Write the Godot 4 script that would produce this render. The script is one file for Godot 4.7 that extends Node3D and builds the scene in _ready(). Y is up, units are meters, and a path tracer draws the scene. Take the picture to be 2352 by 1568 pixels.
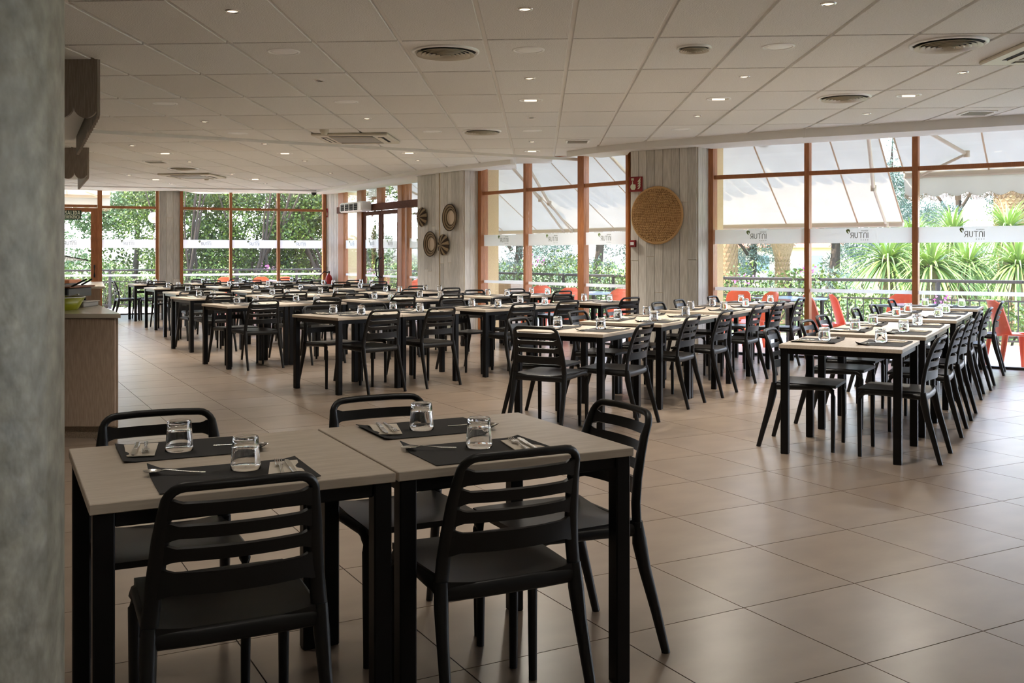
extends Node3D
# Restaurant dining hall with a faceted window wall. Plan points are Vector2(x, forward); forward is -z. Metres.

const TILT := 0.0069   # the suspended ceiling rises very slightly to the right
var rng := RandomNumberGenerator.new()
var taken := {}
var M := {}
var cache := {}

func p3(v: Vector2, y := 0.0) -> Vector3: return Vector3(v.x, y, -v.y)
func ceil_y(x: float) -> float: return 2.868 + TILT * x

const SKY := 2.6
const SUN := 7.0
const SPOT := 4.4
const EXPOSURE := 1.0

func _ready() -> void:
	rng.seed = 20
	# camera: level, the lens shifted down
	var cam := Camera3D.new()
	cam.name = "camera"
	cam.projection = Camera3D.PROJECTION_FRUSTUM
	cam.near = 0.1
	cam.far = 400.0
	cam.keep_aspect = Camera3D.KEEP_HEIGHT
	cam.size = 0.1 * 1568.0 / 2300.0
	cam.frustum_offset = Vector2(0, -0.1 * 200.0 / 2300.0)
	cam.position = Vector3(0, 1.367, 0)
	add_child(cam)
	cam.current = true
	# sky, sun and exposure
	var we := WorldEnvironment.new()
	we.name = "environment"
	var e := Environment.new()
	e.background_mode = Environment.BG_SKY
	var sky := Sky.new()
	var sm := ProceduralSkyMaterial.new()
	sm.sky_top_color = Color(0.70, 0.80, 0.95)
	sm.sky_horizon_color = Color(0.97, 0.98, 1.0)
	sm.sky_curve = 0.2
	sm.ground_bottom_color = Color(0.55, 0.52, 0.48)
	sm.ground_horizon_color = Color(0.8, 0.8, 0.78)
	sm.sky_energy_multiplier = SKY
	sm.ground_energy_multiplier = SKY * 0.6
	sm.sun_angle_max = 1.0
	sky.sky_material = sm
	e.sky = sky
	e.tonemap_mode = Environment.TONE_MAPPER_LINEAR
	e.tonemap_exposure = EXPOSURE
	e.sdfgi_enabled = true
	e.ssao_enabled = true
	e.ssil_enabled = true
	we.environment = e
	add_child(we)
	var sun := DirectionalLight3D.new()
	sun.name = "sun"
	sun.light_energy = SUN
	sun.light_color = Color(1.0, 0.95, 0.86)
	sun.light_angular_distance = 0.53
	sun.shadow_enabled = true
	var el := deg_to_rad(48.0)
	add_child(sun)
	sun.look_at_from_position(Vector3(), Vector3(0.993 * cos(el), -sin(el), -0.122 * cos(el)))
	make_materials()
	room()
	furniture()
	fittings()
	decor()
	buffet()
	outside()

# ---------------------------------------------------------------- mesh building
class MB:
	var st := SurfaceTool.new()
	var g := 0
	func _init() -> void: st.begin(Mesh.PRIMITIVE_TRIANGLES)
	func flat() -> void: st.set_smooth_group(-1)
	func smooth() -> void:
		g += 1
		st.set_smooth_group(g)
	func tri(a: Vector3, b: Vector3, c: Vector3) -> void:      # counter-clockwise from outside
		st.add_vertex(a); st.add_vertex(c); st.add_vertex(b)
	func quad(a: Vector3, b: Vector3, c: Vector3, d: Vector3) -> void:
		tri(a, b, c); tri(a, c, d)
	func otri(a: Vector3, b: Vector3, c: Vector3, o: Vector3) -> void:
		if (b - a).cross(c - a).dot((a + b + c) / 3.0 - o) < 0.0: tri(a, c, b)
		else: tri(a, b, c)
	func oquad(a: Vector3, b: Vector3, c: Vector3, d: Vector3, o: Vector3) -> void:
		otri(a, b, c, o); otri(a, c, d, o)
	func box(c: Vector3, s: Vector3, b := 0.0, xf := Transform3D()) -> MB:
		flat()
		var h := s * 0.5
		var o := xf * c
		for i in 3:
			var u := (i + 1) % 3
			var v := (i + 2) % 3
			for si in [-1.0, 1.0]:
				var q := []
				for k in [[-1.0, -1.0], [1.0, -1.0], [1.0, 1.0], [-1.0, 1.0]]:
					var p := Vector3()
					p[i] = si * h[i]; p[u] = k[0] * (h[u] - b); p[v] = k[1] * (h[v] - b)
					q.append(xf * (c + p))
				oquad(q[0], q[1], q[2], q[3], o)
				if b > 0.0:
					for sj in [-1.0, 1.0]:
						var e := []
						for k in [-1.0, 1.0]:
							var p := Vector3()
							p[i] = si * h[i]; p[u] = sj * (h[u] - b); p[v] = k * (h[v] - b)
							e.append(xf * (c + p))
						for k in [1.0, -1.0]:
							var p := Vector3()
							p[i] = si * (h[i] - b); p[u] = sj * h[u]; p[v] = k * (h[v] - b)
							e.append(xf * (c + p))
						oquad(e[0], e[1], e[2], e[3], o)
		if b > 0.0:
			for sx in [-1.0, 1.0]:
				for sy in [-1.0, 1.0]:
					for sz in [-1.0, 1.0]:
						var s3 := Vector3(sx, sy, sz)
						otri(xf * (c + s3 * Vector3(h.x, h.y - b, h.z - b)), xf * (c + s3 * Vector3(h.x - b, h.y, h.z - b)), xf * (c + s3 * Vector3(h.x - b, h.y - b, h.z)), o)
		return self
	func bar(a: Vector3, b: Vector3, w: float, t: float, bev := 0.0) -> MB:   # box from a to b; w across (level), t upward
		var z := (b - a).normalized()
		var x := Vector3.UP.cross(z)
		if x.length() < 0.01: x = Vector3.RIGHT
		x = x.normalized()
		return box(Vector3(), Vector3(w, t, (b - a).length()), bev, Transform3D(Basis(x, z.cross(x), z), (a + b) * 0.5))
	func tube(pts: Array, rx: Variant, ry: Variant = null, n := 8, cap := true, up := Vector3.UP) -> MB:   # swept ellipse
		smooth()
		var rings := []
		var m := pts.size()
		for i in m:
			var d: Vector3 = (pts[mini(i + 1, m - 1)] - pts[maxi(i - 1, 0)]).normalized()
			var x := up.cross(d)
			if x.length() < 0.05: x = Vector3.RIGHT.cross(d)
			x = x.normalized()
			var y := d.cross(x)
			var a: float = rx[i] if rx is Array else rx
			var b: float = a if ry == null else (ry[i] if ry is Array else ry)
			var r := []
			for k in n:
				var t := TAU * k / n
				r.append(pts[i] + x * (a * cos(t)) + y * (b * sin(t)))
			rings.append(r)
		for i in m - 1:
			for k in n:
				var k2 := (k + 1) % n
				quad(rings[i][k], rings[i][k2], rings[i + 1][k2], rings[i + 1][k])
		if cap:
			flat()
			for k in range(1, n - 1):
				tri(rings[0][0], rings[0][k + 1], rings[0][k])
				tri(rings[m - 1][0], rings[m - 1][k], rings[m - 1][k + 1])
		return self
	func lathe(prof: Array, n := 24, xf := Transform3D(), crease := []) -> MB:   # [Vector2(r, y)], bottom to top outside
		smooth()
		for i in prof.size() - 1:
			if i in crease: smooth()
			var a: Vector2 = prof[i]
			var b: Vector2 = prof[i + 1]
			for k in n:
				var t0 := TAU * k / n
				var t1 := TAU * (k + 1) / n
				var p00 := xf * Vector3(a.x * cos(t0), a.y, -a.x * sin(t0))
				var p01 := xf * Vector3(a.x * cos(t1), a.y, -a.x * sin(t1))
				var p10 := xf * Vector3(b.x * cos(t0), b.y, -b.x * sin(t0))
				var p11 := xf * Vector3(b.x * cos(t1), b.y, -b.x * sin(t1))
				if a.x > 0.00001: tri(p00, p01, p11)
				if b.x > 0.00001: tri(p00, p11, p10)
		return self
	func extrude(poly: PackedVector2Array, z0: float, z1: float, xf := Transform3D()) -> MB:   # outline in x,y drawn from z0 to z1
		flat()
		var a := 0.0
		for i in poly.size(): a += poly[i].cross(poly[(i + 1) % poly.size()])
		if a < 0.0: poly.reverse()
		var t := Geometry2D.triangulate_polygon(poly)
		for i in range(0, t.size(), 3):
			var p := [poly[t[i]], poly[t[i + 1]], poly[t[i + 2]]]
			if (p[1] - p[0]).cross(p[2] - p[0]) < 0.0: p = [p[0], p[2], p[1]]
			tri(xf * Vector3(p[0].x, p[0].y, z1), xf * Vector3(p[1].x, p[1].y, z1), xf * Vector3(p[2].x, p[2].y, z1))
			tri(xf * Vector3(p[0].x, p[0].y, z0), xf * Vector3(p[2].x, p[2].y, z0), xf * Vector3(p[1].x, p[1].y, z0))
		for i in poly.size():
			var p := poly[i]
			var q := poly[(i + 1) % poly.size()]
			quad(xf * Vector3(p.x, p.y, z0), xf * Vector3(q.x, q.y, z0), xf * Vector3(q.x, q.y, z1), xf * Vector3(p.x, p.y, z1))
		return self
	func slab(plan: Array, y0: float, y1: float) -> MB:           # plan outline (x, forward) between two heights
		var pv := PackedVector2Array(plan)
		return extrude(pv, y0, y1, Transform3D(Basis(Vector3(1, 0, 0), Vector3(0, 0, -1), Vector3(0, 1, 0)), Vector3()))
	func sheet(f: Callable, nu: int, nv: int, thick: float) -> MB:   # a curved panel f(u, v) with real thickness
		var top := []
		var bot := []
		for i in nu + 1:
			var r := []
			for j in nv + 1: r.append(f.call(float(i) / nu, float(j) / nv))
			top.append(r)
		for i in nu + 1:
			var r := []
			for j in nv + 1:
				var du: Vector3 = top[mini(i + 1, nu)][j] - top[maxi(i - 1, 0)][j]
				var dv: Vector3 = top[i][mini(j + 1, nv)] - top[i][maxi(j - 1, 0)]
				r.append(top[i][j] - du.cross(dv).normalized() * thick)
			bot.append(r)
		smooth()
		for i in nu:
			for j in nv: quad(top[i][j], top[i + 1][j], top[i + 1][j + 1], top[i][j + 1])
		smooth()
		for i in nu:
			for j in nv: quad(bot[i][j], bot[i][j + 1], bot[i + 1][j + 1], bot[i + 1][j])
		smooth()
		for i in nu:
			quad(bot[i][0], bot[i + 1][0], top[i + 1][0], top[i][0])
			quad(top[i][nv], top[i + 1][nv], bot[i + 1][nv], bot[i][nv])
		smooth()
		for j in nv:
			quad(top[0][j], top[0][j + 1], bot[0][j + 1], bot[0][j])
			quad(bot[nu][j], bot[nu][j + 1], top[nu][j + 1], top[nu][j])
		return self
	func done() -> ArrayMesh:
		st.generate_normals()
		return st.commit()

# ---------------------------------------------------------------- objects
func numbered(n: String) -> String:
	taken[n] = taken.get(n, -1) + 1
	return n if taken[n] == 0 else "%s_%03d" % [n, taken[n]]

func tag(o: Node, label: String, cat: String, group := "", kind := "") -> Node:
	o.set_meta("label", label)
	o.set_meta("category", cat)
	if group: o.set_meta("group", group)
	if kind: o.set_meta("kind", kind)
	return o

func thing(nm: String, label: String, cat: String, at := Vector3(), turn := 0.0, group := "", kind := "") -> Node3D:
	var o := Node3D.new()
	o.name = numbered(nm)
	add_child(o, true)
	o.position = at
	o.rotation.y = turn
	tag(o, label, cat, group, kind)
	return o

func part(nm: String, mesh: Mesh, mat: Material, parent: Node, kind := "", xf := Transform3D()) -> MeshInstance3D:
	var o := MeshInstance3D.new()
	o.name = nm
	o.mesh = mesh
	o.material_override = mat
	o.transform = xf
	if kind: o.set_meta("kind", kind)
	parent.add_child(o, true)
	return o

func one(nm: String, mesh: Mesh, mat: Material, label: String, cat: String, at := Vector3(), turn := 0.0, group := "", kind := "") -> MeshInstance3D:
	var o := MeshInstance3D.new()
	o.name = numbered(nm)
	o.mesh = mesh
	o.material_override = mat
	add_child(o, true)
	o.position = at
	o.rotation.y = turn
	tag(o, label, cat, group, kind)
	return o

func dup(src: Node3D, label: String, at: Vector3, turn: float, group := "") -> Node3D:
	var o: Node3D = src.duplicate()
	o.name = numbered(String(src.get_meta("base")))
	add_child(o, true)
	o.position = at
	o.rotation.y = turn
	o.set_meta("label", label)
	if group: o.set_meta("group", group)
	return o

# ---------------------------------------------------------------- materials
func noise_tex(freq: float, lo: Color, hi: Color, sd: int, oct := 4, size := 512, mid := -1.0, normal := false, bump := 4.0) -> NoiseTexture2D:
	var n := FastNoiseLite.new()
	n.seed = sd
	n.noise_type = FastNoiseLite.TYPE_SIMPLEX_SMOOTH
	n.frequency = freq
	n.fractal_octaves = oct
	var t := NoiseTexture2D.new()
	t.width = size
	t.height = size
	t.seamless = true
	t.noise = n
	if normal:
		t.as_normal_map = true
		t.bump_strength = bump
	else:
		var g := Gradient.new()
		g.set_color(0, lo)
		g.set_color(1, hi)
		if mid >= 0.0: g.set_offset(0, mid)
		t.color_ramp = g
	return t

func mat(nm: String, c: Color, rough := 0.6, metal := 0.0, spec := 0.5) -> StandardMaterial3D:
	var m := StandardMaterial3D.new()
	m.resource_name = nm
	m.albedo_color = c
	m.roughness = rough
	m.metallic = metal
	m.metallic_specular = spec
	M[nm] = m
	return m

func tri_tex(m: StandardMaterial3D, t: Texture2D, sc: Vector3, world := false, nrm: Texture2D = null, ns := 0.3) -> void:
	m.albedo_texture = t
	m.uv1_triplanar = true
	m.uv1_world_triplanar = world
	m.uv1_triplanar_sharpness = 8.0
	m.uv1_scale = sc
	if nrm:
		m.normal_enabled = true
		m.normal_texture = nrm
		m.normal_scale = ns

func s8(r: int, g: int, b: int) -> Color: return Color8(r, g, b)

func make_materials() -> void:
	var m := mat("chair_plastic", s8(19, 18, 17), 0.42, 0.0, 0.42)
	mat("table_steel", s8(9, 9, 10), 0.36, 0.0, 0.36)
	m = mat("table_wood", Color.WHITE, 0.38)
	tri_tex(m, noise_tex(0.012, s8(182, 167, 149), s8(206, 193, 176), 3, 4), Vector3(0.5, 9, 9))
	m = mat("floor_tile", Color.WHITE, 0.282, 0.0, 0.76)
	tri_tex(m, noise_tex(0.01, s8(124, 109, 95), s8(140, 125, 110), 5, 4), Vector3(0.45, 0.8, 0.8))
	var m2: StandardMaterial3D = m.duplicate()
	m2.albedo_color = s8(247, 246, 244)
	M["floor_tile_b"] = m2
	m2 = m.duplicate()
	m2.albedo_color = s8(250, 247, 243)
	m2.roughness = 0.29
	M["floor_tile_c"] = m2
	mat("grout", s8(66, 58, 52), 0.85)
	m = mat("ceil_tile", Color.WHITE, 0.9)
	var cb := noise_tex(0.09, Color.BLACK, Color.WHITE, 9, 2, 512, -1.0, true, 5.0)
	tri_tex(m, noise_tex(0.05, s8(230, 228, 223), s8(241, 240, 236), 8, 3), Vector3(1.4, 1.4, 4.0), false, cb, 0.5)
	for k in 2:
		m2 = m.duplicate()
		m2.albedo_color = [s8(248, 247, 246), s8(252, 253, 254)][k]
		M["ceil_tile_%s" % "bc"[k]] = m2
	mat("ceil_grid", s8(236, 234, 230), 0.6)
	mat("white_paint", s8(238, 237, 234), 0.7)
	mat("white_plastic", s8(248, 248, 246), 0.4)
	mat("cream_plastic", s8(205, 198, 180), 0.4)
	mat("dark_void", s8(24, 22, 20), 0.8)
	mat("grey_grille", s8(150, 146, 136), 0.5)
	m = mat("chrome", s8(210, 208, 205), 0.22, 1.0)
	m = mat("steel", s8(205, 203, 198), 0.25, 1.0)
	for k in 3:
		m = mat("plank_%d" % k, Color.WHITE, 0.65)
		tri_tex(m, noise_tex(0.014, [s8(190, 185, 176), s8(178, 174, 166), s8(200, 195, 186)][k], [s8(226, 222, 214), s8(216, 213, 206), s8(234, 231, 224)][k], 20 + k, 5), Vector3(7, 0.45, 7))
	mat("plank_gap", s8(70, 66, 60), 0.9)
	m = mat("frame_wood", Color.WHITE, 0.45)
	tri_tex(m, noise_tex(0.013, s8(150, 92, 54), s8(188, 126, 80), 31, 4), Vector3(9, 0.6, 9))
	m = mat("frame_dark", Color.WHITE, 0.65, 0.0, 0.25)
	tri_tex(m, noise_tex(0.013, s8(84, 50, 38), s8(108, 68, 52), 32, 4), Vector3(1.0, 9, 9))
	m = mat("stucco_cream", Color.WHITE, 0.95)
	tri_tex(m, noise_tex(0.06, s8(222, 196, 146), s8(236, 214, 168), 33, 3), Vector3(2, 2, 2), true, noise_tex(0.06, Color.BLACK, Color.WHITE, 34, 3, 512, -1.0, true, 8.0), 0.8)
	m = mat("plaster", Color.WHITE, 0.42)
	tri_tex(m, noise_tex(0.014, s8(112, 107, 92), s8(170, 165, 148), 35, 6, 1024), Vector3(1.2, 0.9, 1.2), false, noise_tex(0.03, Color.BLACK, Color.WHITE, 36, 4, 512, -1.0, true, 3.0), 0.3)
	m = mat("wall_paint", s8(224, 219, 211), 0.8)
	m = mat("counter_wood", Color.WHITE, 0.5)
	tri_tex(m, noise_tex(0.016, s8(158, 138, 120), s8(186, 166, 147), 37, 4), Vector3(9, 0.9, 9))
	m = mat("canopy_wood", Color.WHITE, 0.6)
	tri_tex(m, noise_tex(0.016, s8(132, 120, 109), s8(166, 154, 142), 38, 4), Vector3(8, 0.6, 8))
	mat("stone_top", s8(196, 188, 170), 0.22)
	m = mat("plinth_stone", Color.WHITE, 0.5)
	tri_tex(m, noise_tex(0.05, s8(110, 94, 78), s8(160, 142, 122), 39, 4), Vector3(3, 3, 3))
	mat("green_bowl", s8(150, 150, 22), 0.35)
	mat("black_enamel", s8(18, 18, 18), 0.3)
	mat("brown_wood", s8(128, 78, 50), 0.5)
	m = mat("rope", Color.WHITE, 0.85)
	tri_tex(m, noise_tex(0.05, s8(178, 138, 90), s8(216, 178, 126), 40, 3), Vector3(5, 5, 5))
	mat("rope_dark", s8(150, 114, 70), 0.9)
	mat("basket_light", s8(158, 140, 112), 0.85)
	mat("basket_dark", s8(64, 50, 38), 0.85)
	mat("basket_pale", s8(218, 203, 182), 0.85)
	m = mat("mat_black", Color.WHITE, 0.8)
	tri_tex(m, noise_tex(0.2, s8(30, 29, 28), s8(48, 46, 44), 41, 2, 256), Vector3(8, 8, 8))
	mat("napkin", s8(214, 203, 186), 0.9)
	m = mat("tumbler", Color(1, 1, 1, 0.0), 0.02)
	m.refraction_enabled = true
	m.refraction_scale = 0.05
	m.transparency = BaseMaterial3D.TRANSPARENCY_ALPHA
	m = mat("window_glass", Color(1, 1, 1, 0.03), 0.02)
	m.transparency = BaseMaterial3D.TRANSPARENCY_ALPHA
	m = mat("film", Color(0.95, 0.95, 0.95, 0.9), 0.7)
	m.transparency = BaseMaterial3D.TRANSPARENCY_ALPHA
	m.backlight_enabled = true
	m.backlight = Color(1.0, 1.0, 1.0)
	mat("film_print", s8(156, 158, 152), 0.8)
	mat("film_green", s8(122, 142, 82), 0.8)
	mat("sign_red", s8(140, 30, 34), 0.5)
	mat("sign_glow", s8(226, 232, 206), 0.6)
	mat("sign_green", s8(22, 62, 44), 0.5)
	mat("red_paint", s8(170, 28, 26), 0.35)
	mat("black_rubber", s8(20, 20, 20), 0.6)
	m = mat("lamp_glow", s8(255, 244, 226), 0.4)
	m.emission_enabled = true
	m.emission = s8(255, 236, 206)
	m.emission_energy_multiplier = 1.6
	m = mat("awning", Color.WHITE, 0.9)
	tri_tex(m, noise_tex(0.02, s8(211, 209, 205), s8(217, 215, 211), 46, 2, 128), Vector3(1, 1, 1))
	m.backlight_enabled = true
	m.backlight = Color(1.0, 0.985, 0.955)
	m = mat("awning_seam", s8(196, 170, 138), 0.9)
	mat("awning_metal", s8(206, 194, 172), 0.45)
	mat("fringe", s8(196, 172, 140), 0.9)
	mat("rail_iron", s8(40, 38, 40), 0.5)
	m = mat("terrace_floor", s8(232, 219, 208), 0.6)
	m = mat("lawn", Color.WHITE, 0.95)
	tri_tex(m, noise_tex(0.03, s8(92, 116, 58), s8(128, 150, 86), 44, 4), Vector3(0.4, 0.4, 0.4), true)
	mat("orange_plastic", s8(242, 106, 66), 0.35)
	mat("bark", s8(56, 46, 38), 0.9)
	m = mat("palm_bark", Color.WHITE, 0.9)
	tri_tex(m, noise_tex(0.03, s8(122, 95, 70), s8(170, 140, 110), 45, 3), Vector3(2, 2, 2))
	mat("yucca_bark", s8(124, 106, 86), 0.9)
	m = mat("leaf", Color.WHITE, 0.5)
	m.vertex_color_use_as_albedo = true
	m.backlight_enabled = true
	m.backlight = Color(0.20, 0.26, 0.06)
	m = mat("petal", Color.WHITE, 0.7)
	m.vertex_color_use_as_albedo = true
	m.backlight_enabled = true
	m.backlight = Color(0.5, 0.2, 0.4)
	m = mat("frond", s8(96, 120, 56), 0.5)
	m.backlight_enabled = true
	m.backlight = Color(0.3, 0.38, 0.12)
	m = mat("blade", s8(122, 144, 82), 0.45)
	m.backlight_enabled = true
	m.backlight = Color(0.3, 0.38, 0.14)
	mat("house_wall", s8(232, 208, 192), 0.9)
	mat("roof_tile", s8(184, 112, 82), 0.85)
	mat("outdoor_top", s8(150, 170, 190), 0.15)

# ---------------------------------------------------------------- furniture

func make_chair() -> Node3D:          # the sitter faces -z
	var t := thing("dining_chair", "black slatted chair", "chair")
	t.set_meta("base", "dining_chair")
	var pm: Material = M.chair_plastic
	var seat_f := func(u: float, v: float) -> Vector3:
		var x := lerpf(-0.208, 0.208, u)
		var z := lerpf(0.205, -0.232, v)
		var y := 0.462 - 0.016 * (1.0 - pow(x / 0.208, 2)) * smoothstep(-0.25, 0.05, z) - 0.10 * pow(maxf(0.0, -z - 0.185), 1.3)
		return Vector3(x * (1.0 - 0.06 * maxf(0.0, z / 0.2)), y, z)
	part("seat", MB.new().sheet(seat_f, 12, 12, 0.02).done(), pm, t)
	for s in [-1.0, 1.0]:
		var pts := [Vector3(s * 0.207, 0, -0.212), Vector3(s * 0.208, 0.2, -0.214), Vector3(s * 0.208, 0.385, -0.214), Vector3(s * 0.207, 0.42, -0.206), Vector3(s * 0.206, 0.437, -0.186), Vector3(s * 0.205, 0.442, -0.15), Vector3(s * 0.205, 0.437, 0.02), Vector3(s * 0.203, 0.430, 0.19)]
		part("leg", MB.new().tube(pts, [0.014, 0.0155, 0.0165, 0.018, 0.018, 0.018, 0.018, 0.018], [0.014, 0.016, 0.018, 0.019, 0.019, 0.019, 0.02, 0.022], 8).done(), pm, t)
		pts = [Vector3(s * 0.226, 0, 0.298), Vector3(s * 0.222, 0.15, 0.258), Vector3(s * 0.216, 0.3, 0.216), Vector3(s * 0.213, 0.39, 0.197), Vector3(s * 0.211, 0.46, 0.190)]
		part("leg", MB.new().tube(pts, [0.014, 0.0155, 0.018, 0.021, 0.021], [0.016, 0.019, 0.023, 0.027, 0.018], 8).done(), pm, t)
	part("rear_rail", MB.new().tube([Vector3(-0.2, 0.428, 0.195), Vector3(-0.1, 0.428, 0.203), Vector3(0.1, 0.428, 0.203), Vector3(0.2, 0.428, 0.195)], 0.013, 0.024, 8).done(), pm, t)
	# the back frame: two posts and a bowed top rail in one sweep
	var zb := func(y: float) -> float: return 0.188 + 0.085 * pow(clampf((y - 0.5) / 0.33, 0, 1), 1.6)
	var bow := func(x: float) -> float: return 0.034 * (1.0 - pow(x / 0.2, 2))
	var fr := []
	for y in [0.44, 0.52, 0.6, 0.68, 0.74]: fr.append(Vector3(-0.211 + 0.03 * (y - 0.44) / 0.3, y, zb.call(y)))
	for k in 5:
		var a := PI - (k + 1) * PI / 2 / 5
		fr.append(Vector3(-0.135 + 0.046 * cos(a), 0.768 + 0.046 * sin(a), zb.call(0.768 + 0.046 * sin(a)) + bow.call(-0.135 + 0.046 * cos(a)) * 0.5))
	for x in [-0.07, 0.0]: fr.append(Vector3(x, 0.816, zb.call(0.816) + bow.call(x) * 0.6))
	var n := fr.size()
	for k in range(n - 2, -1, -1): fr.append(fr[k] * Vector3(-1, 1, 1))
	var wid := []
	for k in fr.size(): wid.append(0.0125 + 0.0095 * smoothstep(0.800, 0.70, fr[k].y))
	part("backrest_frame", MB.new().tube(fr, wid, 0.0135, 10, true, Vector3(0, 0, 1)).done(), pm, t)
	for sl in [[0.739, 0.773], [0.682, 0.714], [0.623, 0.656], [0.540, 0.595]]:
		var y0: float = sl[0]
		var y1: float = sl[1]
		var f := func(u: float, v: float) -> Vector3:
			u = 0.5 - 0.5 * cos(PI * u)
			var fl := 0.008 * pow(smoothstep(0.40, 0.48, absf(u - 0.5)), 1.5)
			var y := lerpf(y0 - fl, y1 + fl, v)
			var hw := 0.206 - 0.03 * (y - 0.44) / 0.3
			var x := lerpf(-hw, hw, u)
			var low := 0.012 if y1 < 0.6 else 0.0
			return Vector3(x, y, zb.call(y) + 0.006 + bow.call(x) * (1.0 + low * 12) + low * (1.0 - v) * 0.5)
		part("slat", MB.new().sheet(f, 26, 2, 0.011).done(), pm, t)
	return t

func make_table() -> Node3D:
	var t := thing("dining_table", "wood topped table", "table")
	t.set_meta("base", "dining_table")
	part("tabletop", MB.new().box(Vector3(0, 0.7385, 0), Vector3(0.798, 0.027, 0.798), 0.002).done(), M.table_wood, t)
	for sx in [-1.0, 1.0]:
		for sz in [-1.0, 1.0]:
			part("leg", MB.new().box(Vector3(sx * 0.365, 0.3625, sz * 0.365), Vector3(0.052, 0.725, 0.052), 0.004).done(), M.table_steel, t)
	var a := MB.new()
	for s in [-1.0, 1.0]:
		a.box(Vector3(0, 0.705, s * 0.365), Vector3(0.678, 0.04, 0.03), 0.003)
		a.box(Vector3(s * 0.365, 0.705, 0), Vector3(0.03, 0.04, 0.678), 0.003)
	part("frame_rail", a.done(), M.table_steel, t)
	return t

func small(nm: String, mesh: Mesh, m: Material, cat: String) -> MeshInstance3D:
	var o := MeshInstance3D.new()
	o.name = nm
	o.mesh = mesh
	o.material_override = m
	o.set_meta("base", nm)
	o.set_meta("category", cat)
	return o

func make_setting() -> Dictionary:     # sources for place settings; the sitter's right is +x, the table's middle is -z
	var d := {}
	var mf := func(u: float, v: float) -> Vector3:
		var x := lerpf(-0.21, 0.21, u)
		var z := lerpf(0.15, -0.15, v)
		return Vector3(x, 0.0025 + 0.022 * pow(clampf((-x - 0.15) / 0.06, 0, 1) * clampf((-z - 0.06) / 0.09, 0, 1), 1.5) + 0.006 * pow(clampf((x - 0.17) / 0.04, 0, 1), 2), z)
	d.placemat = small("placemat", MB.new().sheet(mf, 12, 10, 0.0016).done(), M.mat_black, "placemat")
	var prof := [Vector2(0.0415, 0.0), Vector2(0.0425, 0.0015), Vector2(0.042, 0.012), Vector2(0.0395, 0.045), Vector2(0.0365, 0.085), Vector2(0.0350, 0.092), Vector2(0.0325, 0.094), Vector2(0.0, 0.094)]
	var inner := [Vector2(0.0, 0.081), Vector2(0.026, 0.081), Vector2(0.0315, 0.077), Vector2(0.0345, 0.06), Vector2(0.0388, 0.015), Vector2(0.0403, 0.0012), Vector2(0.0415, 0.0)]
	d.tumbler = small("tumbler", MB.new().lathe(prof, 22, Transform3D(), [5, 6]).lathe(inner, 22).done(), M.tumbler, "glass")
	var nf := MB.new().sheet(func(u: float, v: float) -> Vector3: return Vector3(lerpf(-0.052, 0.052, u) * (1.0 - 0.25 * v), 0.004 + 0.004 * sin(v * 7.0) * u, lerpf(0.11, -0.1, v)), 4, 8, 0.0025)
	d.napkin = small("napkin", nf.done(), M.napkin, "napkin")
	var k := MB.new()
	k.box(Vector3(0, 0.003, 0.06), Vector3(0.014, 0.006, 0.09), 0.0025)
	k.extrude(PackedVector2Array([Vector2(-0.006, -0.015), Vector2(0.008, -0.015), Vector2(0.010, 0.06), Vector2(0.006, 0.095), Vector2(-0.002, 0.10), Vector2(-0.006, 0.08)]), 0.001, 0.003, Transform3D(Basis(Vector3(1, 0, 0), Vector3(0, 0, -1), Vector3(0, 1, 0)), Vector3()))
	d.knife = small("knife", k.done(), M.steel, "knife")
	var f := MB.new()
	f.tube([Vector3(0, 0.003, 0.1), Vector3(0, 0.004, 0.05), Vector3(0, 0.007, -0.01), Vector3(0, 0.005, -0.03)], [0.006, 0.005, 0.0035, 0.006], [0.002, 0.002, 0.002, 0.0015], 6)
	f.box(Vector3(0, 0.004, -0.045), Vector3(0.022, 0.003, 0.03), 0.001)
	for x in [-0.009, -0.003, 0.003, 0.009]: f.tube([Vector3(x, 0.004, -0.058), Vector3(x, 0.003, -0.08), Vector3(x, 0.007, -0.1)], 0.0016, null, 5)
	d.fork = small("fork", f.done(), M.steel, "fork")
	var s := MB.new()
	s.tube([Vector3(0, 0.004, 0.08), Vector3(0, 0.006, 0.03), Vector3(0, 0.012, -0.03), Vector3(0, 0.008, -0.045)], [0.005, 0.0045, 0.003, 0.005], [0.002, 0.002, 0.002, 0.002], 6)
	s.sheet(func(u: float, v: float) -> Vector3:
		var z := lerpf(-0.04, -0.092, v)
		var w := 0.0175 * sqrt(maxf(0.001, 1.0 - pow((v - 0.5) * 2.0, 2)))
		return Vector3(lerpf(-w, w, u), 0.010 - 0.006 * sin(PI * v) * (1.0 - pow(u * 2 - 1, 2)), z), 6, 8, 0.0012)
	d.spoon = small("spoon", s.done(), M.steel, "spoon")
	return d

const ORD := ["first", "second", "third", "fourth", "fifth", "sixth"]
const ROWS := {
	"A": ["rightmost row", "tables of the rightmost row"],
	"B": ["second row from the right", "tables of the second row from the right"],
	"C": ["third row from the right", "tables of the third row from the right"],
	"D": ["fourth row from the right", "tables of the fourth row from the right"],
	"E": ["fifth row from the right", "tables of the fifth row from the right"],
	"F": ["sixth row from the right", "tables of the sixth row from the right"],
	"G": ["seventh row from the right", "tables of the seventh row from the right"],
	"H": ["back row by the far windows", "tables of the back row"],
	"N": ["double table nearest the camera", "tables of the nearest group"]}
var chair0: Node3D
var table0: Node3D
var used := {}
var SET := {}

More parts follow.
